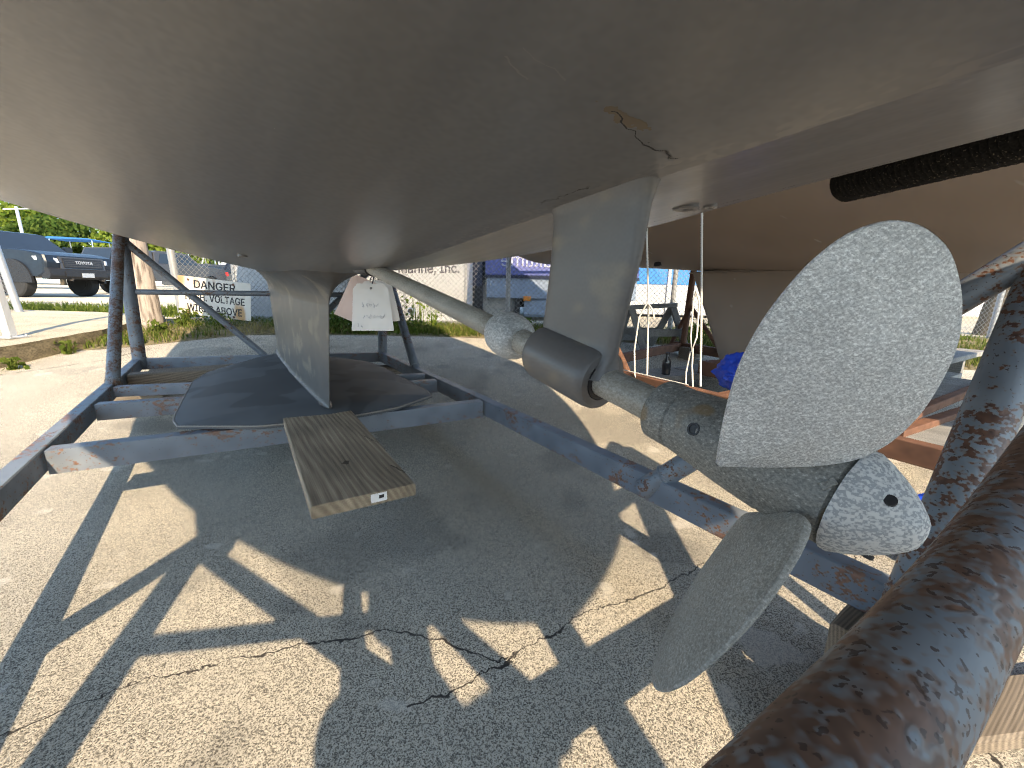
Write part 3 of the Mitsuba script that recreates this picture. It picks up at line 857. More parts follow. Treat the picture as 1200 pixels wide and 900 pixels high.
c2 = thing('boat_cradle', 'brown rusted cradle under the neighbouring boat', 'boat cradle')
rail = lambda a, b, h=.10, w=.07, m='m_rust', lb=None: add(c2 + '__rail', sweep(rrect(w, h, .004), B(*a), B(*b)), m, label=lb)
rail((.85, 2.33, .31), (-2.6, 2.10, .31)); rail((1.15, 4.2, .36), (-2.6, 4.0, .31))
for f0, f1, z in ((.72, 1.05, .32), (-.6, -.6, .30), (-1.50, -1.62, .31), (-2.5, -2.5, .31)):
    add(c2 + '__crossbeam', sweep(rrect(.06, .09, .004), B(f0, 2.33, z), B(f1, 4.15, z + (.04 if f0 > 0 else 0))), 'm_rust')
for a, b, r in (((1.03, 4.2, .33), (.99, 4.2, 1.30), .035), ((1.3, 4.3, .30), (.98, 4.2, .84), .024), ((.45, 4.12, .33), (.98, 4.2, .84), .024),
                ((.2, 2.33, .33), (.62, 2.35, .85), .028), ((.62, 2.35, .33), (.62, 2.30, 1.62), .030), ((-2.5, 2.1, .33), (-2.5, 1.95, 1.5), .035)):
    add(c2 + '__post', tube(B(*a), B(*b), r, 16), 'm_rust', 40)
add(c2 + '__brace', sweep(rrect(.05, .05, .004), B(-1.46, 2.22, .37), B(-1.50, 4.0, .40)), 'm_rust', label='bare rusty diagonal angle bar')
add(c2 + '__brace', sweep(rrect(.015, .015, .003), B(-1.2, 2.0, .03), B(-2.3, 2.05, .20)), 'm_rust')
for f, s, lb in ((.6, 2.33, 'timber block under the far end of the near rusty rail'), (-2.0, 2.15, 'timber block under the aft end of the near rusty rail'),
                 (.9, 4.2, 'timber block under the rusty cradle post in the background'), (-2.2, 4.05, 'timber block under the aft end of the far rusty rail')):
    timber('wood_block', lb, .3, .14, .24, f, s, .13 + float(G(B(f, s, 0)[1])) * .5, math.radians(90))
# planks lying on the rusty cradle
for i, (f, s0, s1, z, w, lb) in enumerate(((-1.12, 3.55, 5.6, .50, .24, 'long dark grey plank bridging the gap behind the rusty cradle'), (-1.36, 2.5, 4.2, .385, .2, 'grey plank lying flat across the rusty cradle'),
                                           (-1.60, 2.35, 4.1, .30, .16, 'narrow pale plank beside the diagonal rusty bar'))):
    k = thing('grey_plank', lb, 'plank')
    scene[k] = mikit.ply(in_boat(placed(lumber(s1 - s0, w, .045), (f, -(s0 + s1) / 2, z), math.radians(90))), 'm_greywood')
k = thing('grey_trestle', 'grey timber trestle legs carrying the long dark plank', 'trestle')
for s in (3.75, 5.3):
    zg = float(G(B(-1.12, s, 0)[1]))
    add(k + '__leg', in_boat(placed(trimesh.creation.box((.09, .09, .478 - zg)), (-1.12, -s, (.478 + zg) / 2), 0)), 'm_greywood')
add(k + '__foot', in_boat(placed(trimesh.creation.box((.12, 1.5, .05)), (-1.12, -4.5, .30), 0)), 'm_greywood')
# flat boards and stones on the floor of the rusty cradle
for f, s, L, w, z, a, lb in ((.25, 2.9, .7, .35, .27, 80, 'pale grey sheet lying in the rusty cradle beside the bottle'), (.2, 3.5, .8, .3, .28, 95, 'weathered board stacked in the rusty cradle behind the pale sheet'),
                             (-.05, 3.2, .28, .2, .35, 80, 'dark brick block on the boards in front of the flat keel')):
    k = thing('loose_board', lb, 'board')
    scene[k] = mikit.ply(in_boat(placed(lumber(L, w, .05 if w > .25 else .12), (f, -s, z), math.radians(a))), 'm_greywood' if w > .25 else 'm_rust')
k = thing('bottle', 'dark brown bottle standing on the boards of the rusty cradle', 'bottle')
add(k + '__body', lathe([(0, .03), (0, .036), (.10, .036), (.13, .03), (.15, .016), (.17, .015)], B(.18, 2.78, .296), np.array([0, 0, 1.0]), 24), 'm_glassdark', 40)
add(k + '__cap', lathe([(.168, .017), (.19, .017), (.19, .004)], B(.18, 2.78, .296), np.array([0, 0, 1.0]), 20), 'm_black', 40)


def crumple(L, w, h, seed):
    m = trimesh.creation.icosphere(4)
    v = m.vertices * [L / 2, w / 2, h / 2]
    n = meshkit.fbm(m.vertices * 1.7, 4, seed)[:, None]
    rid = np.abs(meshkit.fbm(m.vertices * 3.1, 3, seed + 5) - .5)[:, None]
    m.vertices = v * (.65 + .6 * n + .5 * rid)
    return m


for f, s, z, L, w, h, lb in ((-.50, 2.75, .42, .34, .3, .30, 'bright blue tarp bundle seen behind the large blade'), (-1.86, 1.78, .16, .34, .26, .32, 'crumpled blue tarp on the pavement behind the nose cone')):
    k = thing('blue_tarp', lb, 'tarp')
    scene[k] = mikit.ply(in_boat(placed(crumple(L, w, h, 3 + len(lb)), (f, -s, z), .6)), 'm_bluetarp', smooth=25)

# sawhorse of grey weathered timber
sh = thing('sawhorse', 'weathered grey wooden sawhorse behind the rusty cradle', 'sawhorse')
O = np.array([1.70, 5.36, 0.0])


def stick(a, b, w=.07, t=.04, key='leg', m='m_greywood'):
    add(sh + '__' + key, sweep(rrect(w, t, .004), a, b, (0, 1, 0)), m)


gz = float(G(5.3))
stick([1.40, 5.38, .80], [2.02, 5.40, .845], .05, .085, 'top_beam')
for x0, x1, y1 in ((1.46, 1.60, 5.12), (1.44, 1.38, 5.66), (1.98, 2.12, 5.12), (1.96, 1.80, 5.66)):
    stick([x0, 5.39, .81], [x1, y1, gz - .01], .075, .045)
stick([1.52, 5.22, .50], [2.06, 5.22, .52], .09, .04, 'shelf_rail'); stick([1.42, 5.55, .50], [1.88, 5.55, .50], .09, .04, 'shelf_rail')
k = thing('grey_plank', 'grey plank leaning low behind the sawhorse legs', 'plank')
scene[k] = mikit.ply(placed(lumber(.8, .14, .045).apply_transform(trimesh.transformations.rotation_matrix(1.3, [1, 0, 0])), (1.5, 5.75, .42), .04), 'm_greywood')

# ropes that hang from the neighbour's rail to the rusty cradle
def rope(lb, main, loops):
    k = thing('hanging_rope', lb, 'rope', 'white ropes hanging from the neighbouring boat')
    add(k + '__line', path_tube(main, .0075, 8), 'm_rope', True)
    for l in loops:
        add(k + '__tail', path_tube(l, .006, 8), 'm_rope', True)


rope('single white rope hanging down to the rusty cradle beside the strut', [B(.10, 2.16, 2.12), B(.085, 2.26, 1.45), B(.03, 2.29, .9), B(0, 2.31, .365)],
     [[B(.03, 2.28, .92), B(.075, 2.25, .80), B(.085, 2.24, .55), B(.06, 2.24, .36), B(.03, 2.26, .30)], [B(.02, 2.28, .90), B(-.03, 2.27, .86), B(-.05, 2.27, .80)]])
rope('doubled white rope with a knotted loop hanging near the flat keel', [B(-.345, 2.16, 2.12), B(-.345, 2.28, 1.45), B(-.39, 2.3, .98), B(-.455, 2.31, .365)],
     [[B(-.36, 2.28, 1.0), B(-.40, 2.27, .93), B(-.41, 2.27, .70), B(-.385, 2.27, .60), B(-.365, 2.27, .70), B(-.355, 2.27, .93), B(-.36, 2.28, 1.0)],
      [B(-.385, 2.28, .62), B(-.40, 2.27, .5), B(-.42, 2.27, .38), B(-.43, 2.27, .30)], [B(-.37, 2.28, .6), B(-.36, 2.27, .45), B(-.375, 2.26, .37)]])
k = thing('hanging_rope', 'thin white cord slung along the rusty rail behind the strut', 'rope')
add(k + '__line', path_tube([B(.85, 2.36, .8), B(.80, 2.28, .5), B(.6, 2.27, .39), B(.35, 2.27, .375), B(.05, 2.27, .37), B(-.4, 2.25, .37)], .0045, 6), 'm_rope', True)

# ---------------------------------------------------------------- chain link fences
def chain_mesh(x0, x1, z0, z1, yf, pitch=.075, r=.0031):
    """Diagonal wires between x0 and x1; yf(x) the fence line."""
    P, F = [], []
    h = z1 - z0
    n = int((x1 - x0 + h) / pitch) + 1
    tri = np.array([[0, 1], [-.87, -.5], [.87, -.5]]) * r
    for i in range(n):
        for d in (1, -1):
            xa = x0 - h + i * pitch if d == 1 else x0 + i * pitch
            a, b = (xa, z0), (xa + d * h, z1)
            ts = [t for t in (0, 1)]
            lo, hi = 0.0, 1.0
            if d == 1:
                lo = max(0, (x0 - xa) / h); hi = min(1, (x1 - xa) / h)
            else:
                lo = max(0, (xa - x1) / h); hi = min(1, (xa - x0) / h)
            if hi - lo < .02:
                continue
            pa = np.array([a[0] + (b[0] - a[0]) * lo, 0, a[1] + (b[1] - a[1]) * lo]); pb = np.array([a[0] + (b[0] - a[0]) * hi, 0, a[1] + (b[1] - a[1]) * hi])
            pa[1], pb[1] = yf(pa[0]) + d * r, yf(pb[0]) + d * r
            u = np.array([-(pb - pa)[2], 0, (pb - pa)[0]]); u /= np.linalg.norm(u)
            k = len(P)
            for q in (pa, pb):
                for tx, ty in tri:
                    P.append(q + u * tx + np.array([0, ty, 0]))
            for j in range(3):
                j2 = (j + 1) % 3
                F += [(k + j, k + j2, k + 3 + j2), (k + j, k + 3 + j2, k + 3 + j)]
    return trimesh.Trimesh(np.array(P), np.array(F), process=False)


YF = lambda x: 6.55 + .035 * x
fe = thing('chain_link_fence', 'galvanised chain link fence along the grass behind the boats', 'fence')
add(fe + '__mesh_fabric', chain_mesh(-4.9, 10.5, .36, 2.5, YF), 'm_wire')
for x, lean in ((-4.93, -.05), (-2.45, 0), (-.09, .0), (2.43, .01), (5.0, .02), (7.6, .03), (10.4, 0)):
    y = YF(x) + .04
    add(fe + '__post', tube([x, y, float(G(y)) - .1], [x + lean * 2, y, 2.55], .036 if x > -4.5 else .05, 14), 'm_galv', 40)
add(fe + '__top_rail', tube([-4.95, YF(-4.9) + .04, 2.5], [10.4, YF(10.4) + .04, 2.5], .022, 12), 'm_galv', 40)
add(fe + '__tension_wire', tube([-4.95, YF(-4.9), .38], [10.4, YF(10.4), .38], .004, 6), 'm_wire')
fence2 = thing('chain_link_fence', 'chain link gate section at the edge of the raised slab', 'fence')
M = T44((0, 0, 0))


def left_fence():
    a, b = np.array([-8.10, 7.0]), np.array([-12.6, 7.6])
    m = chain_mesh(.06, np.linalg.norm(b - a), .42, 2.6, lambda x: 0, .075, .003)
    d = (b - a) / np.linalg.norm(b - a)
    R = np.eye(4); R[:2, 0] = d; R[:2, 1] = [-d[1], d[0]]; R[:2, 3] = a
    return m.apply_transform(R)


add(fence2 + '__mesh_fabric', left_fence(), 'm_wire')
add(fence2 + '__post', tube([-8.02, 6.98, .40], [-8.36, 7.0, 2.7], .05, 16), 'm_galv', 40)
add(fence2 + '__post', tube([-12.6, 7.6, .40], [-12.6, 7.6, 2.7], .04, 16), 'm_galv', 40)
add(fence2 + '__top_rail', tube([-8.30, 7.02, 2.62], [-12.6, 7.6, 2.62], .02, 12), 'm_galv', 40)
wp = thing('white_post', 'white square post bolted through a base plate on the slab edge', 'post')
add(wp + '__shaft', sweep(rrect(.08, .08, .008), [-5.29, 4.47, .375], [-5.52, 4.50, 3.0]), 'm_whitepaint')
add(wp + '__base_plate', box(.2, .2, .014, (-5.28, 4.47, .382), .003), 'm_whitepaint')
for dx, dy in ((-.075, -.075), (.075, -.075), (-.075, .075), (.075, .075)):
    add(wp + '__bolt', lathe([(0, .012), (.02, .012), (.022, .004)], [-5.28 + dx, 4.47 + dy, .388], np.array([0, 0, 1.0]), 6), 'm_galv')

# ---------------------------------------------------------------- danger sign
def put(m, o, x, z):
    """Local x -> x, local y -> z (up), local z -> towards the viewer."""
    x, z = np.asarray(x, float), np.asarray(z, float)
    x /= np.linalg.norm(x); z = z - x * (x @ z); z /= np.linalg.norm(z)
    M = np.eye(4); M[:3, 0], M[:3, 1], M[:3, 2], M[:3, 3] = x, z, np.cross(x, z), o
    return m.copy().apply_transform(M)


sg = thing('warning_sign', 'white rust stained warning sign wired to the chain link fence', 'sign')
so = np.array([-4.92, 6.34, .545]); sx = np.array([1.055, .0, -.10]); sz = np.array([.06, 0, 1.0])
sw, shh = 1.05, .545
m = trimesh.creation.extrude_polygon(Polygon([(.01, 0), (sw - .01, 0), (sw, .01), (sw, shh - .01), (sw - .01, shh), (.01, shh), (0, shh - .01), (0, .01)]), .004, engine='earcut')
add(sg + '__panel', put(m, so, sx, sz), 'm_signwhite')


def text_fit(t, w, h, bold=True, d=.002):
    m = meshkit.text_mesh(t, h, d, bold)
    b = m.bounds
    m.apply_translation([-b[0, 0], 0, 0])
    m.apply_scale([w / (b[1, 0] - b[0, 0]), 1, 1])
    return m


for t, x, y, w, h in (('DANGER', .23, .395, .60, .105), ('HIGH. VOLTAGE', .10, .215, .86, .10), ('WIRES ABOVE', .12, .055, .80, .10)):
    m = text_fit(t, w, h); m.apply_translation([x, y, .0045])
    add(sg + '__lettering', put(m, so, sx, sz), 'm_black')
for x, y in ((.15, .50), (.80, .50), (.80, .03), (.15, .03)):
    add(sg + '__bolt', put(trimesh.creation.cylinder(.016, .012).apply_translation([x, y, .006]), so, sx, sz), 'm_rust')

# ---------------------------------------------------------------- utility pole and guy stub
up = thing('utility_pole', 'leaning pale weathered wooden pole between slab and fence', 'utility pole')
ps = np.array([[-5.05, 5.95, .2], [-5.08, 5.95, .8], [-5.12, 5.95, 1.6], [-5.25, 5.95, 4.0], [-5.5, 5.95, 9.0]])
hs = np.linspace(0, 1, 60)
pts = np.stack([np.interp(hs, np.linspace(0, 1, 5), ps[:, i]) for i in range(3)], 1)
add(up + '__pole', rough(path_tube(pts, .17 - .05 * hs + .02 * np.exp(-hs * 40), 30), .012, 9), 'm_pole', 60)
add(up + '__crossarm', box(2.4, .1, .12, (-5.48, 5.83, 8.4), .01), 'm_pole')

# ---------------------------------------------------------------- vehicles
def prism(profile, width, tumble=None, inset=.04):
    """Side outline (x forward, z up) drawn across the width, rounded at the sides; tumble(z) scales the width."""
    P = Polygon(profile)
    rings = []
    base = np.array(P.exterior.coords)[:-1]
    Q = np.vstack([[base[i] + (base[(i + 1) % len(base)] - base[i]) * k for k in np.linspace(0, 1, 4, endpoint=False)] for i in range(len(base))])
    c = Q.mean(0)
    for y, ins in ((-1, inset), (-.985, inset * .35), (-.95, 0), (-.5, 0), (0, 0), (.5, 0), (.95, 0), (.985, inset * .35), (1, inset)):
        q = c + (Q - c) * (1 - ins)
        t = tumble(q[:, 1]) if tumble else np.ones(len(q))
        rings.append(np.stack([q[:, 0], y * width / 2 * t, q[:, 1]], 1))
    V = np.array(rings)
    side = grid_mesh(V, wrap_v=True)
    tri_v, tri_f = trimesh.creation.triangulate_polygon(Polygon(V[0][:, [0, 2]]), engine='earcut')
    caps = []
    for r, fl in ((V[0], 1), (V[-1], -1)):
        w = np.array([r[np.argmin(np.hypot(r[:, 0] - v[0], r[:, 2] - v[1]))] for v in tri_v])
        caps.append(trimesh.Trimesh(w, tri_f[:, ::fl], process=False))
    return cat(side, *caps)


def wheel(key, loc, ang, x, y, r, w, rim='m_chrome', tyre='m_rubber'):
    out = 1 if y > 0 else -1
    t = lathe([(-w / 2, r * .62), (-w / 2, r * .92), (-w / 2 + .03, r), (w / 2 - .03, r), (w / 2, r * .92), (w / 2, r * .62)], [x, y, r], np.array([0, out, 0.0]), 28)
    wk = add(key + '__wheel', placed(t, loc, ang), tyre, 40)
    parts = [lathe([(w * .1, r * .12), (w * .42, r * .12), (w * .42, .01)], [x, y, r], np.array([0, out, 0.0]), 12), lathe([(w * .05, r * .62), (w * .46, r * .62), (w * .46, r * .54), (w * .2, r * .5)], [x, y, r], np.array([0, out, 0.0]), 24)]
    for i in range(6):
        a = i * math.pi / 3
        p = np.array([x + math.cos(a) * r * .33, y + out * w * .36, r + math.sin(a) * r * .33])
        parts.append(sweep(rrect(.07, .03, .005), np.array([x, p[1], r]), np.array([x + math.cos(a) * r * .56, p[1], r + math.sin(a) * r * .56]), (0, 1, 0)))
    parts.append(lathe([(w * .12, r * .52), (w * .14, .02)], [x, y, r], np.array([0, out, 0.0]), 20))
    add(wk + '__rim', placed(cat(*parts), loc, ang), rim, 30)


def arch_profile(pts, wheels, r):
    P = Polygon(pts)
    for x in wheels:
        P = P.difference(Polygon(circle(r * 1.17, 20) + [x, r]))
    P = max(P.geoms, key=lambda g: g.area) if P.geom_type == 'MultiPolygon' else P
    return list(P.exterior.coords)[:-1]


def pickup(label, loc, ang, body, sc=1.0, cap=False, group=None, front=True):
    k = thing('pickup_truck', label, 'pickup truck', group)
    pl_ = lambda m: placed(m, loc, ang, sc)
    r, W = (.44 if front else .40), 1.86
    prof = arch_profile([(-2.7, .56), (2.42, .56), (2.62, .66), (2.66, .95), (2.60, 1.13), (2.3, 1.21), (1.9, 1.26), (1.25, 1.29), (-2.72, 1.22), (-2.74, .7)], (1.62, -1.66), r)
    add(k + '__body', pl_(prism(prof, W, lambda z: 1 - .10 * np.maximum(0, z - .95) ** 1.2)), body, 30)
    cabp = [(1.25, 1.23), (.55, 1.78), (.3, 1.82), (-.85, 1.82), (-1.02, 1.74), (-1.12, 1.23)]
    tb = lambda z: 1 - .22 * np.maximum(0, z - 1.22)
    add(k + '__cab', pl_(prism(cabp, W * .95, tb)), body, 30)
    glass = cat(*[prism(q, W * wd, tb, .01) for q, wd in (([(1.21, 1.29), (.62, 1.76), (.56, 1.73), (1.13, 1.29)], .88), ([(.98, 1.30), (.5, 1.70), (.1, 1.72), (.1, 1.30)], .965), ([(.02, 1.30), (.02, 1.72), (-.75, 1.72), (-.95, 1.30)], .965), ([(-1.06, 1.3), (-.99, 1.72), (-1.06, 1.72), (-1.13, 1.3)], .8))])
    add(k + '__window', pl_(glass), 'm_glassdark')
    if cap:
        cp = [(-1.13, 1.22), (-1.05, 1.80), (-2.5, 1.80), (-2.72, 1.24)]
        add(k + '__bed_cap', pl_(prism(cp, W * .93, tb)), body, 30)
        add(k + '__window', pl_(cat(prism([(-2.50, 1.74), (-2.53, 1.76), (-2.74, 1.32), (-2.70, 1.30)], W * .78, tb, .01), prism([(-1.3, 1.35), (-1.28, 1.7), (-2.3, 1.7), (-2.45, 1.35)], W * .945, tb, .01))), 'm_glassdark')
    for x in (1.62, -1.66):
        for y in (-.80, .80):
            wheel(k, loc, ang, x, y * (1.06 if front else 1), r, .29 if front else .26, 'm_darksteel' if front else 'm_chrome')
    if front:
        gr = prism([(2.655, .80), (2.70, .82), (2.665, 1.07), (2.60, 1.07)], 1.02, None, .02)
        add(k + '__grille', pl_(gr), 'm_black', 30)
        for z in (.86, .91, .96, 1.01):
            add(k + '__grille__slat', pl_(box(.02, .94, .014, (2.69 - (z - .86) * .14, 0, z))), 'm_truckgrey')
        m = put(text_fit('TOYOTA', .46, .075, True, .006), np.array([2.705, -.23, .925]), [0, 1, 0], [-.14, 0, 1])
        add(k + '__grille__emblem', pl_(m), 'm_lamp')
        fr = prism([(2.64, .78), (2.68, .78), (2.64, 1.10), (2.58, 1.10)], 1.16, None, .02)
        add(k + '__grille_surround', pl_(fr), 'm_truckgrey', 30)
        for s in (-1, 1):
            q = np.array([(2.672, .60, .93), (2.60, .80, .95), (2.36, .942, .99), (2.30, .945, 1.09), (2.52, .86, 1.10), (2.645, .62, 1.05)]) * [1, s, 1]
            hm = trimesh.Trimesh(np.vstack([q + [.012, .008 * s, 0], q - [.08, .05 * s, 0]]), [(0, 1, 5), (1, 4, 5), (1, 2, 4), (2, 3, 4)] + [(a, (a + 1) % 6, 6 + a) for a in range(6)] + [((a + 1) % 6, 6 + (a + 1) % 6, 6 + a) for a in range(6)], process=False)
            add(k + '__headlight', pl_(hm), 'm_lamp')
            fa = [lathe([(-.03, r * 1.17), (.03, r * 1.17), (.03, r * 1.30), (-.03, r * 1.30)], [x, s * .935, r], np.array([0, 1.0, 0]), 40) for x in (1.62, -1.66)]
            for m_ in fa:
                add(k + '__wheel_arch', pl_(m_.slice_plane([0, 0, r * .9], [0, 0, 1])), 'm_black', 30)
            add(k + '__fog_lamp', pl_(lathe([(0, .06), (.02, .06), (.025, .045), (.03, .01)], [2.655, s * .72, .66], np.array([1.0, s * .35, 0]), 16)), 'm_lamp', 30)
        bp = prism([(2.45, .50), (2.70, .52), (2.74, .60), (2.73, .76), (2.64, .80), (2.45, .80)], 1.84, None, .05)
        add(k + '__bumper', pl_(bp), 'm_black', 30)
        add(k + '__bumper__intake', pl_(prism([(2.72, .56), (2.76, .58), (2.755, .72), (2.72, .73)], 1.1, None, .02)), 'm_black')
        add(k + '__number_plate', pl_(box(.012, .32, .12, (2.768, 0, .62))), 'm_lamp')
        for s in (-1, 1):
            add(k + '__mirror', pl_(box(.12, .2, .18, (.95, s * 1.03, 1.38), .03)), body)
            add(k + '__tow_hook', pl_(path_tube([[2.6, s * .42, .50], [2.76, s * .42, .47], [2.78, s * .42, .52]], .02, 8)), 'm_darksteel')
    else:
        add(k + '__tailgate', pl_(prism([(-2.73, .72), (-2.76, .74), (-2.755, 1.20), (-2.73, 1.22)], W * .8, None, .01)), body)
        add(k + '__rear_bumper', pl_(box(.14, W * .96, .17, (-2.80, 0, .60), .03)), 'm_chrome')
        add(k + '__number_plate', pl_(box(.012, .32, .15, (-2.875, 0, .62))), 'm_lamp')
        for s in (-1, 1):
            add(k + '__tail_light', pl_(box(.06, .14, .38, (-2.735, s * .82, 1.0), .01)), 'm_redlamp')
        add(k + '__tailgate__badge', pl_(lathe([(0, .07), (.012, .07), (.012, .01)], [-2.762, 0, 1.02], np.array([-1.0, 0, 0]), 16)), 'm_lamp')
    return k


def hatchback(label, loc, ang, body, L=4.3, Hh=1.6, sc=1.0):
    k = thing('parked_car', label, 'car', 'cars parked behind the fence')
    pl_ = lambda m: placed(m, loc, ang, sc)
    r, W, h = .33, 1.8, L / 2
    prof = arch_profile([(-h, .35), (h - .1, .32), (h, .5), (h - .05, .75), (h - .9, .95), (-h + .02, 1.02), (-h - .02, .6)], (h - .85, -h + .8), r)
    add(k + '__body', pl_(prism(prof, W, lambda z: 1 - .1 * np.maximum(0, z - .75))), body, 30)
    cp = [(h - 1.0, .93), (h - 1.75, Hh - .04), (h - 2.1, Hh), (-h + .75, Hh - .02), (-h + .45, Hh - .12), (-h + .03, 1.0)]
    tb = lambda z: 1 - .32 * np.maximum(0, z - .95)
    add(k + '__cabin', pl_(prism(cp, W * .96, tb)), body, 30)
    gl = cat(*[prism(q, W * wd, tb, .01) for q, wd in (([(h - 1.05, 1.0), (h - 1.75, Hh - .1), (h - 1.68, Hh - .06), (h - .98, .99)], .85), ([(h - 1.25, 1.02), (h - 1.8, Hh - .12), (0, Hh - .1), (0, 1.02)], .975), ([(-.08, 1.02), (-.08, Hh - .1), (-h + .8, Hh - .12), (-h + .42, 1.05)], .975),
                                                     ([(-h + .05, 1.06), (-h + .42, Hh - .16), (-h + .34, Hh - .14), (-h - .01, 1.06)], .80))])
    add(k + '__window', pl_(gl), 'm_glassdark')
    for x in (h - .85, -h + .8):
        for y in (-.78, .78):
            wheel(k, loc, ang, x, y, r, .21)
    for s in (-1, 1):
        add(k + '__tail_light', pl_(box(.2, .30, .2, (-h + .09, s * .70, .98), .03)), 'm_redlamp')
        add(k + '__headlight', pl_(box(.2, .34, .14, (h - .1, s * .62, .74), .03)), 'm_lamp')
    add(k + '__rear_bumper', pl_(box(.12, W * .95, .24, (-h - .01, 0, .50), .04)), body)
    add(k + '__number_plate', pl_(box(.02, .34, .15, (-h - .045, 0, .80))), 'm_lamp')
    return k


pickup('dark blue grey pickup truck facing the yard beyond the slab', (-15.6, 13.4, .48), math.radians(-6), 'm_pickup', 1.04)
pickup('grey pickup truck with a bed cap seen from behind', (-15.9, 19.9, .47), math.radians(80), 'm_truckgrey', 1.0, cap=True, front=False)
hatchback('grey estate car behind the top left of the warning sign', (-17.1, 25.2, .47), math.radians(62), 'm_cargrey', 4.6, 1.55)
hatchback('black hatchback with bright red tail lights right of the warning sign', (-14.75, 24.4, .47), math.radians(112), 'm_carblack', 4.3, 1.62)
hatchback('dark blue car seen between keel and paper tags', (-6.6, 15.2, .47), math.radians(20), 'm_carblue', 4.4, 1.75)

# ---------------------------------------------------------------- white trailer with lettering
tw = thing('white_trailer', 'white box trailer with dark serif style company lettering behind the fence', 'trailer')
add(tw + '__body', box(3.9, 2.2, 2.6, (-2.745, 8.42, 1.72), .02), 'm_whitepaint')
for x in (-.81, -1.83, -2.85, -3.87, -4.68):
    add(tw + '__corner_strip', box(.045, .02, 2.6, (x, 7.305, 1.72)), 'm_galv')
add(tw + '__sill', box(3.9, .05, .10, (-2.745, 7.30, .40)), 'm_galv')
m = text_fit('Marine, Inc.', 1.02, .15, True, .004); add(tw + '__lettering', put(m, np.array([-1.93, 7.3185, 1.222]), [1, 0, .02], [0, 0, 1]), 'm_ink')
add(tw + '__emblem', lathe([(0, .07), (.008, .07), (.009, .05)], [-1.73, 7.319, .60], np.array([0, -1.0, 0]), 24), 'm_panelblue', 30)
add(tw + '__emblem__knob', lathe([(.008, .04), (.012, .03)], [-1.75, 7.319, .60], np.array([0, -1.0, 0]), 20), 'm_black', 30)
for x in (-1.6, -3.6):
    for y in (7.55, 9.3):
        add(tw + '__wheel', lathe([(-.1, .18), (-.1, .27), (.1, .27), (.1, .18)], [x, y, .70 - .02], np.array([0, 1.0, 0]), 24), 'm_rubber', 40)

# curtain sided truck
bt = thing('curtain_truck', 'truck with a violet blue side curtain and mirrored white lettering', 'truck')
cx = np.array([1, 0.0, -.045])
add(bt + '__curtain', box(2.9, 2.2, 1.55, (.90, 9.42, 2.02), .02), 'm_curtain')
add(bt + '__lower_panel', box(2.85, 2.18, .40, (.90, 9.42, 1.03), .01), 'm_panelblue')
add(bt + '__curtain_rail', box(2.92, 2.24, .05, (.90, 9.42, 1.23)), 'm_carblue')
add(bt + '__chassis', box(4.4, .8, .22, (.1, 9.42, .75)), 'm_black')
add(bt + '__mudguard', box(.10, .5, .62, (.07, 8.6, .76)), 'm_black')
add(bt + '__marker_lamp', box(.14, .06, .09, (.25, 8.30, .83), .01), 'm_orange')
add(bt + '__step_box', box(.44, .4, .58, (-.83, 8.55, .76), .02), 'm_black')
add(bt + '__fuel_tank', box(.5, .45, .36, (.45, 8.6, .66), .05), 'm_panelblue')
cabp = [(-2.5, .62), (-.60, .62), (-.60, 2.75), (-1.7, 2.75), (-2.3, 1.75), (-2.5, 1.6)]
cabm = prism(cabp, 2.1, None, .02); cabm.apply_translation([0, 9.42, 0])
add(bt + '__cab', cabm, 'm_carblue', 30)
cw = prism([(-1.75, 1.5), (-1.75, 2.1), (-1.9, 2.05), (-2.2, 1.6), (-2.2, 1.5)], 2.13, None, .01); cw.apply_translation([0, 9.42, 0])
add(bt + '__window', cw, 'm_glassdark')
m = text_fit('sailtime', 1.12, .24, False, .004); m.apply_scale([-1, 1, 1]); m.invert()
add(bt + '__lettering', put(m, np.array([.86, 8.3175, 1.42]), [1, 0, 0], [0, 0, 1]), 'm_lettergrey')
for x in (-.30, -1.9, 1.6):
    for y in (8.62, 10.2):
        t = lathe([(-.14, .22), (-.14, .36), (-.10, .40), (.10, .40), (.14, .36), (.14, .22)], [x, y, .44 + .40], np.array([0, -1.0 if y < 9 else 1.0, 0]), 30)
        t.apply_translation([0, 0, -.03])
        wk = add(bt + '__wheel', t, 'm_tyregrey' if x == -.30 else 'm_rubber', 40)
        add(wk + '__rim', cat(lathe([(.05, .22), (.06, .05), (.13, .05), (.13, .01)], [x, y, .81], np.array([0, -1.0 if y < 9 else 1.0, 0]), 8), lathe([(.02, .23), (.04, .1), (.04, .01)], [x, y, .81], np.array([0, -1.0 if y < 9 else 1.0, 0]), 20)), 'm_chrome', 30)

# blue and white trailer, white building
tb_ = thing('banded_trailer', 'white box trailer with a bright blue top band behind the sawhorse', 'trailer')
add(tb_ + '__body', box(4.6, 2.4, .68, (4.6, 11.25, .84), .01), 'm_whitepaint')
add(tb_ + '__blue_band', box(4.62, 2.42, .46, (4.6, 11.25, 1.41), .01), 'm_skyblue')
add(tb_ + '__strap', box(.07, .03, 1.3, (3.53, 10.02, 1.10)), 'm_whitepaint')
add(tb_ + '__chassis', box(4.5, 2.0, .10, (4.6, 11.25, .45)), 'm_black')
wb = thing('white_building', 'plain white shed wall beyond the grass and fence', 'building')
add(wb + '__wall', box(9.0, 5.0, 3.0, (15.2, 14.6, 1.98), .02), 'm_whitepaint')
add(wb + '__base_strip', box(9.04, 5.04, .10, (15.2, 14.6, .50)), 'm_lot')
add(wb + '__roof', box(9.3, 5.3, .12, (15.2, 14.6, 3.54), .02), 'm_galv')

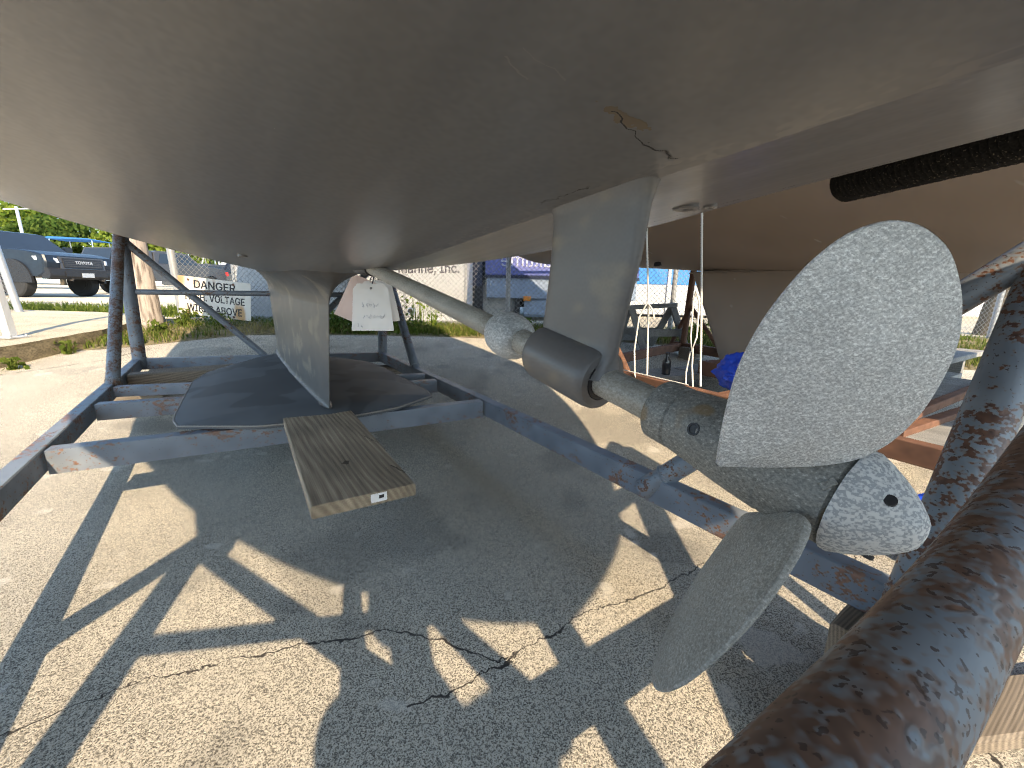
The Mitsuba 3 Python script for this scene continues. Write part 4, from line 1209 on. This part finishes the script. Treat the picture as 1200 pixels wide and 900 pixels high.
# ---------------------------------------------------------------- trees, shrubs, grass
def leaves(points, size, rg, flat=.5):
    n = len(points)
    d = rg.normal(size=(n, 3)); d[:, 2] = d[:, 2] * flat + .5; d /= np.linalg.norm(d, axis=1, keepdims=True)
    a = np.cross(d, rg.normal(size=(n, 3))); a /= np.linalg.norm(a, axis=1, keepdims=True); b = np.cross(d, a)
    s = size * rg.uniform(.6, 1.3, (n, 1))
    V = np.stack([points - a * s, points + b * s * .55, points + a * s, points - b * s * .55], 1).reshape(-1, 3)
    k = np.arange(n)[:, None] * 4
    return trimesh.Trimesh(V, np.vstack([k + [0, 1, 2], k + [0, 2, 3]]), process=False)


def tree(label, x, y, h, rx, leaf, n, size, trunk_r=.2, m='m_leaf', base=None):
    k = thing('tree', label, 'tree', None)
    z0 = float(G(y)) if base is None else base
    rg = np.random.default_rng(int(abs(x * 13 + y * 7)))
    tp = [np.array([x, y, z0 - .2]), np.array([x + .1, y, z0 + h * .25]), np.array([x - .05, y, z0 + h * .5]), np.array([x, y, z0 + h * .8])]
    limbs = [path_tube(tp, [trunk_r, trunk_r * .8, trunk_r * .55, trunk_r * .2], 10)]
    C = []
    for i in range(16):
        a, e = rg.uniform(0, 2 * np.pi), rg.uniform(-.35, 1)
        p = np.array([x + math.cos(a) * rx * .68 * math.sqrt(1 - max(e, 0) ** 2 * .8), y + math.sin(a) * rx * .68 * math.sqrt(1 - max(e, 0) ** 2 * .8), z0 + h * .55 + e * h * .36])
        C.append((p, rx * rg.uniform(.28, .46)))
        limbs.append(path_tube([tp[1] + (tp[2] - tp[1]) * rg.uniform(0, 1), (tp[2] + p) / 2 + [0, 0, -.1], p], [trunk_r * .35, trunk_r * .22, trunk_r * .06], 6))
    pts = []
    for p, r in C:
        q = rg.normal(size=(n // 16, 3)); q /= np.linalg.norm(q, axis=1, keepdims=True)
        pts.append(p + q * r * rg.uniform(.45, 1.08, (len(q), 1)) * [1, 1, .75])
    add(k + '__trunk', cat(*limbs), 'm_bark', 40)
    scene[k + '__crown'] = foliage(leaves(np.vstack(pts), size, rg), m, 4)
    return k


TREES = [(-58, 44, 8.6, 5.0, 'tall rounded tree farthest left behind the moored boats'), (-52, 47, 8.2, 4.6, 'bright green tree behind the blue boat cover'), (-46.5, 45, 6.3, 4.2, 'low broad tree behind the dark pickup'),
         (-41, 48, 6.2, 4.0, 'tree between the pickup trucks and the pole'), (-35, 50, 6.0, 4.0, 'yellow green tree above the grey estate car'), (-29, 50, 5.6, 3.8, 'tree above the black hatchback'), (-66, 50, 10, 5.5, 'big tree at the left edge beyond the fence')]
for i, (x, y, h, rx, lb) in enumerate(TREES):
    tree(lb, x, y, h, rx, None, 4200, .26, .25, 'm_leaf' if i % 3 != 2 else 'm_leafdark')
rt = thing('tree', 'dark trunk beside the white shed, seen past the blue upright', 'tree')
pts = np.array([[8.35, 7.6, .2], [8.40, 7.6, .9], [8.6, 7.6, 1.8], [8.8, 7.6, 3.2], [9.0, 7.6, 4.6]])
hs = np.linspace(0, 1, 30); pp = np.stack([np.interp(hs, np.linspace(0, 1, 5), pts[:, i]) for i in range(3)], 1)
add(rt + '__trunk', rough(path_tube(pp, .17 - .08 * hs + .06 * np.exp(-hs * 20), 20), .02, 6), 'm_bark', 60)
rg = np.random.default_rng(5); q = rg.normal(size=(5000, 3)); q /= np.linalg.norm(q, axis=1, keepdims=True)
scene[rt + '__crown'] = foliage(leaves(np.array([9.0, 7.6, 4.8]) + q * rg.uniform(.4, 1, (5000, 1)) * [2.2, 2.2, 1.6] + .4 * (meshkit.noise(q * 4)[:, None] - .5), .12, rg), 'm_leafdark', 4)


def blades(P, h, w, rg, lean=.5):
    n = len(P)
    a = rg.uniform(0, 2 * np.pi, n); d = np.stack([np.cos(a), np.sin(a), a * 0], 1)
    l = rg.uniform(0, lean, (n, 1)) * h[:, None]; b = rg.uniform(0, 2 * np.pi, n); ld = np.stack([np.cos(b), np.sin(b), b * 0], 1)
    mid = P + ld * l * .35 + np.array([0, 0, 1]) * h[:, None] * .6; top = P + ld * l + np.array([0, 0, 1]) * h[:, None]
    V = np.stack([P - d * w, P + d * w, mid + d * w * .8, mid - d * w * .8, top], 1).reshape(-1, 3)
    k = np.arange(n)[:, None] * 5
    return trimesh.Trimesh(V, np.vstack([k + [0, 1, 2], k + [0, 2, 3], k + [3, 2, 4]]), process=False)


def scatter(n, x0, x1, t0, t1, rg, clump=1.2):
    x = rg.uniform(x0, x1, n * 3); t = rg.uniform(t0, t1, n * 3)
    e = EDGE(np.clip(x, -9, 14)); y = e + (7.1 - e) * t
    d = meshkit.fbm(np.stack([x * clump, y * clump, x * 0], -1), 3)
    keep = d > rg.uniform(.25, .6, n * 3)
    x, y = x[keep][:n], y[keep][:n]
    return np.stack([x, y, G(y) + .01], 1)


rg = np.random.default_rng(11)
Pg = scatter(26000, -5.0, 12, .02, 1.0, rg)
hgt = .04 + .125 * meshkit.fbm(Pg * 1.5, 3) * rg.uniform(.4, 1.2, len(Pg))
scene['grass'] = foliage(blades(Pg, hgt, .006, rg, .8), 'm_grass', 5); labels['grass'] = dict(kind='stuff', label='green grass growing along the foot of the fence', category='grass')
Pd = scatter(5000, -5.0, 12, 0, .5, rg, 2.0)
scene['dry_grass'] = foliage(blades(Pd, rg.uniform(.04, .16, len(Pd)), .005, rg, 1.2), 'm_drygrass', 5); labels['dry_grass'] = dict(kind='stuff', label='straw coloured dry grass among the green along the pavement edge', category='grass')
Pb = np.vstack([scatter(5200, -9, -5, 0, 0, rg) * [1, 0, 0] + np.stack([np.zeros(5200), rg.uniform(7.5, 8.7, 5200), np.zeros(5200)], 1)])
Pb = Pb[: len(Pb)]; Pb[:, 0] = rg.uniform(-14, -5.4, len(Pb)); Pb[:, 2] = G(Pb[:, 1])
scene['verge_grass'] = foliage(blades(Pb, rg.uniform(.05, .2, len(Pb)), .010, rg, .8), 'm_grass', 5); labels['verge_grass'] = dict(kind='stuff', label='rough grass verge between the slab and the parked pickup', category='grass')


def weed(label, x, y, h, n, m='m_grass', leafs=.03, z=None, spread=.5):
    k = thing('weed', label, 'weed', None)
    rg = np.random.default_rng(int(abs(x * 100 + y * 37)))
    z = float(G(y)) if z is None else z
    P = np.array([x, y, z]) + np.stack([rg.normal(0, h * .12, n), rg.normal(0, h * .12, n), np.zeros(n)], 1)
    scene[k + '__stems'] = foliage(blades(P, rg.uniform(.4, 1, n) * h, .006, rg, spread), m, 5)
    q = np.array([x, y, z]) + np.stack([rg.normal(0, h * .25, n * 2), rg.normal(0, h * .25, n * 2), rg.uniform(.1, .9, n * 2) * h], 1)
    scene[k + '__leaves'] = foliage(leaves(q, leafs, rg), m, 4)


weed('tuft of green weeds at the foot of the sign post', -4.75, 6.2, .30, 60)
weed('weeds growing between the pole and the far cradle post', -4.6, 5.55, .22, 60)
weed('leafy weeds beneath the left half of the warning sign', -4.2, 6.15, .26, 60)
weed('small weed sprouting from the kerb face joint', -4.80, 4.55, .16, 26, z=.2)
weed('low weed at the kerb foot nearest the camera', -4.72, 3.95, .13, 26, z=.13)
weed('scrap of weed in the pavement crack by the kerb', -4.68, 3.7, .08, 16, z=.1)
weed('weed at the kerb foot beside the cradle post', -4.85, 5.1, .12, 22, z=.25)
weed('climbing vine on the fence in front of the white trailer', -1.45, 6.5, .62, 26, 'm_leaf', .035, spread=.15)
weed('thin vine stem on the fence right of the climbing vine', -1.15, 6.5, .42, 14, 'm_leaf', .03, spread=.15)
weed('bushy weeds between the rusty cradle post and the fence', 2.6, 6.0, .34, 80)
weed('weeds at the grass edge beside the doubled rope', 3.2, 5.7, .30, 70)
weed('dark weeds right of the round zinc anode', .12, 6.2, .28, 70, 'm_leafdark')
sb = thing('flowering_shrub', 'low shrub with small white flowers between keel and paper tags', 'shrub')
rg = np.random.default_rng(21)
q = np.array([-2.35, 6.25, float(G(6.25))]) + np.stack([rg.normal(0, .42, 2200), rg.normal(0, .16, 2200), np.abs(rg.normal(.12, .10, 2200))], 1)
scene[sb + '__leaves'] = foliage(leaves(q, .03, rg), 'm_leafdark', 4)
q = np.array([-2.35, 6.15, float(G(6.2))]) + np.stack([rg.normal(0, .40, 90), rg.normal(0, .12, 90), np.abs(rg.normal(.14, .08, 90))], 1)
scene[sb + '__flowers'] = foliage(leaves(q, .018, rg), 'm_petal', 4)

# ---------------------------------------------------------------- the photographer, squatting behind the camera (the shadow on the pavement)
import manifold3d as m3


def bones(list_, edge=.022, it=8):
    """One smooth body from bones ((point, radius), (point, radius), ...)."""
    parts = []
    for ch in list_:
        for (a, ra), (b, rb) in zip(ch[:-1], ch[1:]):
            parts.append(m3.Manifold.batch_hull([m3.Manifold.sphere(ra, 20).translate(tuple(map(float, a))), m3.Manifold.sphere(rb, 20).translate(tuple(map(float, b)))]))
    m = parts[0]
    for q in parts[1:]:
        m = m + q
    m = m.refine_to_length(edge).to_mesh()
    t = trimesh.Trimesh(m.vert_properties[:, :3], m.tri_verts, process=True)
    trimesh.smoothing.filter_taubin(t, iterations=it)
    return t


mat('m_skin', (.40, .25, .18), .5); mat('m_shirt', (.06, .09, .16), .85); mat('m_trousers', (.10, .09, .075), .9); mat('m_hair', (.04, .028, .02), .7)
pe = thing('person', 'person in navy shirt and brown trousers squatting with a phone raised in both hands', 'person')
pel, che, nek = (.27, -.66, .36), (.28, -.52, .74), (.255, -.47, .96)
shl, shr = (.11, -.50, .88), (.45, -.50, .88)
elL, elR, wrL, wrR = (.07, -.36, .70), (.48, -.26, .74), (-.05, -.085, .915), (.165, -.085, .90)
hd = (.23, -.42, 1.115)
arms = [[(shl, .055), (elL, .043), (wrL, .028)], [(shr, .055), (elR, .043), (wrR, .028)]]
legs = [[((.19, -.66, .34), .095), ((.09, -.26, .50), .062), ((.08, -.52, .09), .042)], [((.35, -.66, .34), .095), ((.48, -.26, .50), .062), ((.47, -.52, .09), .042)]]
hands = []
for w, sg, px in ((wrL, 1, -.035), (wrR, -1, .135)):
    palm = (w[0] + .012 * sg, -.045, w[2] + .02)
    hands.append([(w, .026), (palm, .024)])
    for i in range(4):
        z = palm[2] + .03 - .020 * i
        hands.append([((palm[0] - .004 * sg, -.045, z), .0105), ((px - .012 * sg, -.030, z + .004), .0095), ((px + .012 * sg, -.028 - .0, z), .0085), ((px + (.028 - .004 * i) * sg, -.034, z - .003), .0075)])
    hands.append([((palm[0], -.06, palm[2] - .01), .012), ((px + .004 * sg, -.052, palm[2] + .005), .0105), ((px + .026 * sg, -.046, palm[2] + .012), .009)])
head = [[(nek, .052), ((.24, -.44, 1.06), .058)], [(hd, .085), ((hd[0], hd[1] - .03, hd[2] + .035), .092)], [(hd, .075), ((hd[0] - .003, hd[1] + .055, hd[2] - .055), .045)],
        [((hd[0], hd[1] + .088, hd[2] + .005), .013), ((hd[0], hd[1] + .105, hd[2] - .018), .014)], [((hd[0] - .088, hd[1] - .01, hd[2]), .018), ((hd[0] - .09, hd[1] - .015, hd[2] + .025), .016)],
        [((hd[0] + .088, hd[1] - .01, hd[2]), .018), ((hd[0] + .09, hd[1] - .015, hd[2] + .025), .016)]]
body = [[(pel, .13), (che, .13), (nek, .055)], [(shl, .058), (che, .11), (shr, .058)]] + arms + legs + head + hands
add(pe + '__body', bones(body, .011, 6), 'm_skin', True)
add(pe + '__shirt', bones([[(pel, .15), (che, .165), ((.258, -.48, .93), .07)], [(shl, .074), (che, .135), (shr, .074)], [(shl, .074), ((.065, -.42, .82), .068)], [(shr, .074), ((.462, -.40, .82), .068)]]), 'm_shirt', True)
add(pe + '__trousers', bones([[(pel, .158), ((.27, -.64, .42), .152)]] + [[(a, r + .022) for a, r in ch[:2]] + [((np.array(ch[1][0]) * .12 + np.array(ch[2][0]) * .88).tolist(), .062)] for ch in legs]), 'm_trousers', True)
for x in (.08, .47):
    add(pe + '__shoe', bones([[((x, -.56, .05), .05), ((x, -.40, .042), .042), ((x, -.31, .036), .034)]], .015), 'm_black', True)
add(pe + '__hair', bones([[((hd[0], hd[1] - .035, hd[2] + .05), .094), ((hd[0], hd[1] - .05, hd[2] + .01), .09)], [((hd[0], hd[1] + .03, hd[2] + .085), .05), ((hd[0], hd[1] - .02, hd[2] + .075), .075)]], .015), 'm_hair', True)
for sx in (-.032, .032):
    add(pe + '__eye', trimesh.creation.icosphere(2, .0125).apply_translation([hd[0] + sx, hd[1] + .073, hd[2] + .012]), 'm_lamp', True)
add(pe + '__mouth', bones([[((hd[0] - .022, hd[1] + .094, hd[2] - .058), .006), ((hd[0] + .022, hd[1] + .094, hd[2] - .058), .006)]], .006, 2), 'm_redlamp', True)
ph_ = thing('phone', 'black phone held level in both hands behind the camera position', 'phone')
pm = sweep(rrect(.158, .078, .012), [.052, -.018, .948], [.052, -.026, .946])
add(ph_ + '__body', pm, 'm_black')
add(ph_ + '__screen', sweep(rrect(.146, .068, .006), [.052, -.0262, .946], [.052, -.0268, .946]), 'm_glassdark')


# ---------------------------------------------------------------- boats moored beyond the car park
def motorboat(label, x, y, z, L, ang, bim=True, sc=1.0):
    k = thing('motorboat', label, 'motorboat', 'white boats beyond the car park')
    pl_ = lambda m: placed(m, (x, y, z), ang, sc)
    V = []
    for t in np.linspace(0, 1, 14):
        w = 1.15 * math.sqrt(max(1 - max(0, (t - .45) / .55) ** 2.2, 0.0004)); kz = .25 * max(0, (t - .5) / .5) ** 2
        V.append([[t * L - L / 2, s * w * (1 - .25 * (1 - q)), kz + q * (1.0 + .25 * t - kz)] for s, q in ((-1, 1), (-1, .5), (-.75, .12), (0, 0), (.75, .12), (1, .5), (1, 1), (0, 1.02))])
    add(k + '__hull', pl_(grid_mesh(np.array(V), wrap_v=True, caps=True)), 'm_whitepaint', 40)
    cab_ = prism([(-L * .15, 1.0), (-L * .1, 1.6), (L * .08, 1.6), (L * .24, 1.15), (L * .3, 1.1)], 1.8, lambda zz: 1 - .2 * np.maximum(0, zz - 1), .02)
    add(k + '__cabin', pl_(cab_), 'm_whitepaint', 30)
    add(k + '__window', pl_(prism([(-L * .08, 1.25), (-L * .07, 1.48), (L * .06, 1.48), (L * .15, 1.25)], 1.76, lambda zz: 1 - .2 * np.maximum(0, zz - 1), .01)), 'm_glassdark')
    add(k + '__stripe', pl_(box(L * .8, 2.33, .06, (-L * .08, 0, .88))), 'm_carblue')
    for sx in (-.42, -.16):
        for s in (-1, 1):
            add(k + '__rail_post', pl_(tube([L * sx, s * 1.0, 1.0], [L * sx, s * .9, 2.15], .025, 8)), 'm_chrome')
    if bim:
        add(k + '__bimini', pl_(prism([(-L * .46, 2.1), (-L * .40, 2.2), (-L * .16, 2.22), (-L * .12, 2.12), (-L * .14, 2.1), (-L * .4, 2.14)], 2.0, None, .02)), 'm_bimini', 30)
    else:
        add(k + '__arch', pl_(path_tube([[-L * .3, -1, 1], [-L * .26, -.9, 2.1], [-L * .26, .9, 2.1], [-L * .3, 1, 1]], .05, 8)), 'm_whitepaint', 40)


motorboat('white motorboat under a bright blue bimini cover beyond the pickups', -26.5, 24.5, 1.05, 7.0, math.radians(200), True)
motorboat('white cabin boat with an arch at the left edge beyond the fence', -31.5, 26.5, 1.1, 8.0, math.radians(10), False)
motorboat('white boat showing between the grey pickup and the pole', -27.5, 35.0, 1.2, 7.0, math.radians(15), False)
motorboat('white boat hull above the estate car roof', -22.5, 36.0, 1.2, 8.0, math.radians(0), False)
k = thing('lamp_pole', 'thin white mast standing among the moored boats', 'mast')
add(k + '__pole', tube([-26.2, 23.8, .5], [-26.3, 23.8, 4.7], .07, 10), 'm_whitepaint', 40)
add(k + '__spreader', tube([-27.0, 23.8, 4.55], [-25.4, 23.8, 4.62], .04, 8), 'm_whitepaint', 40)
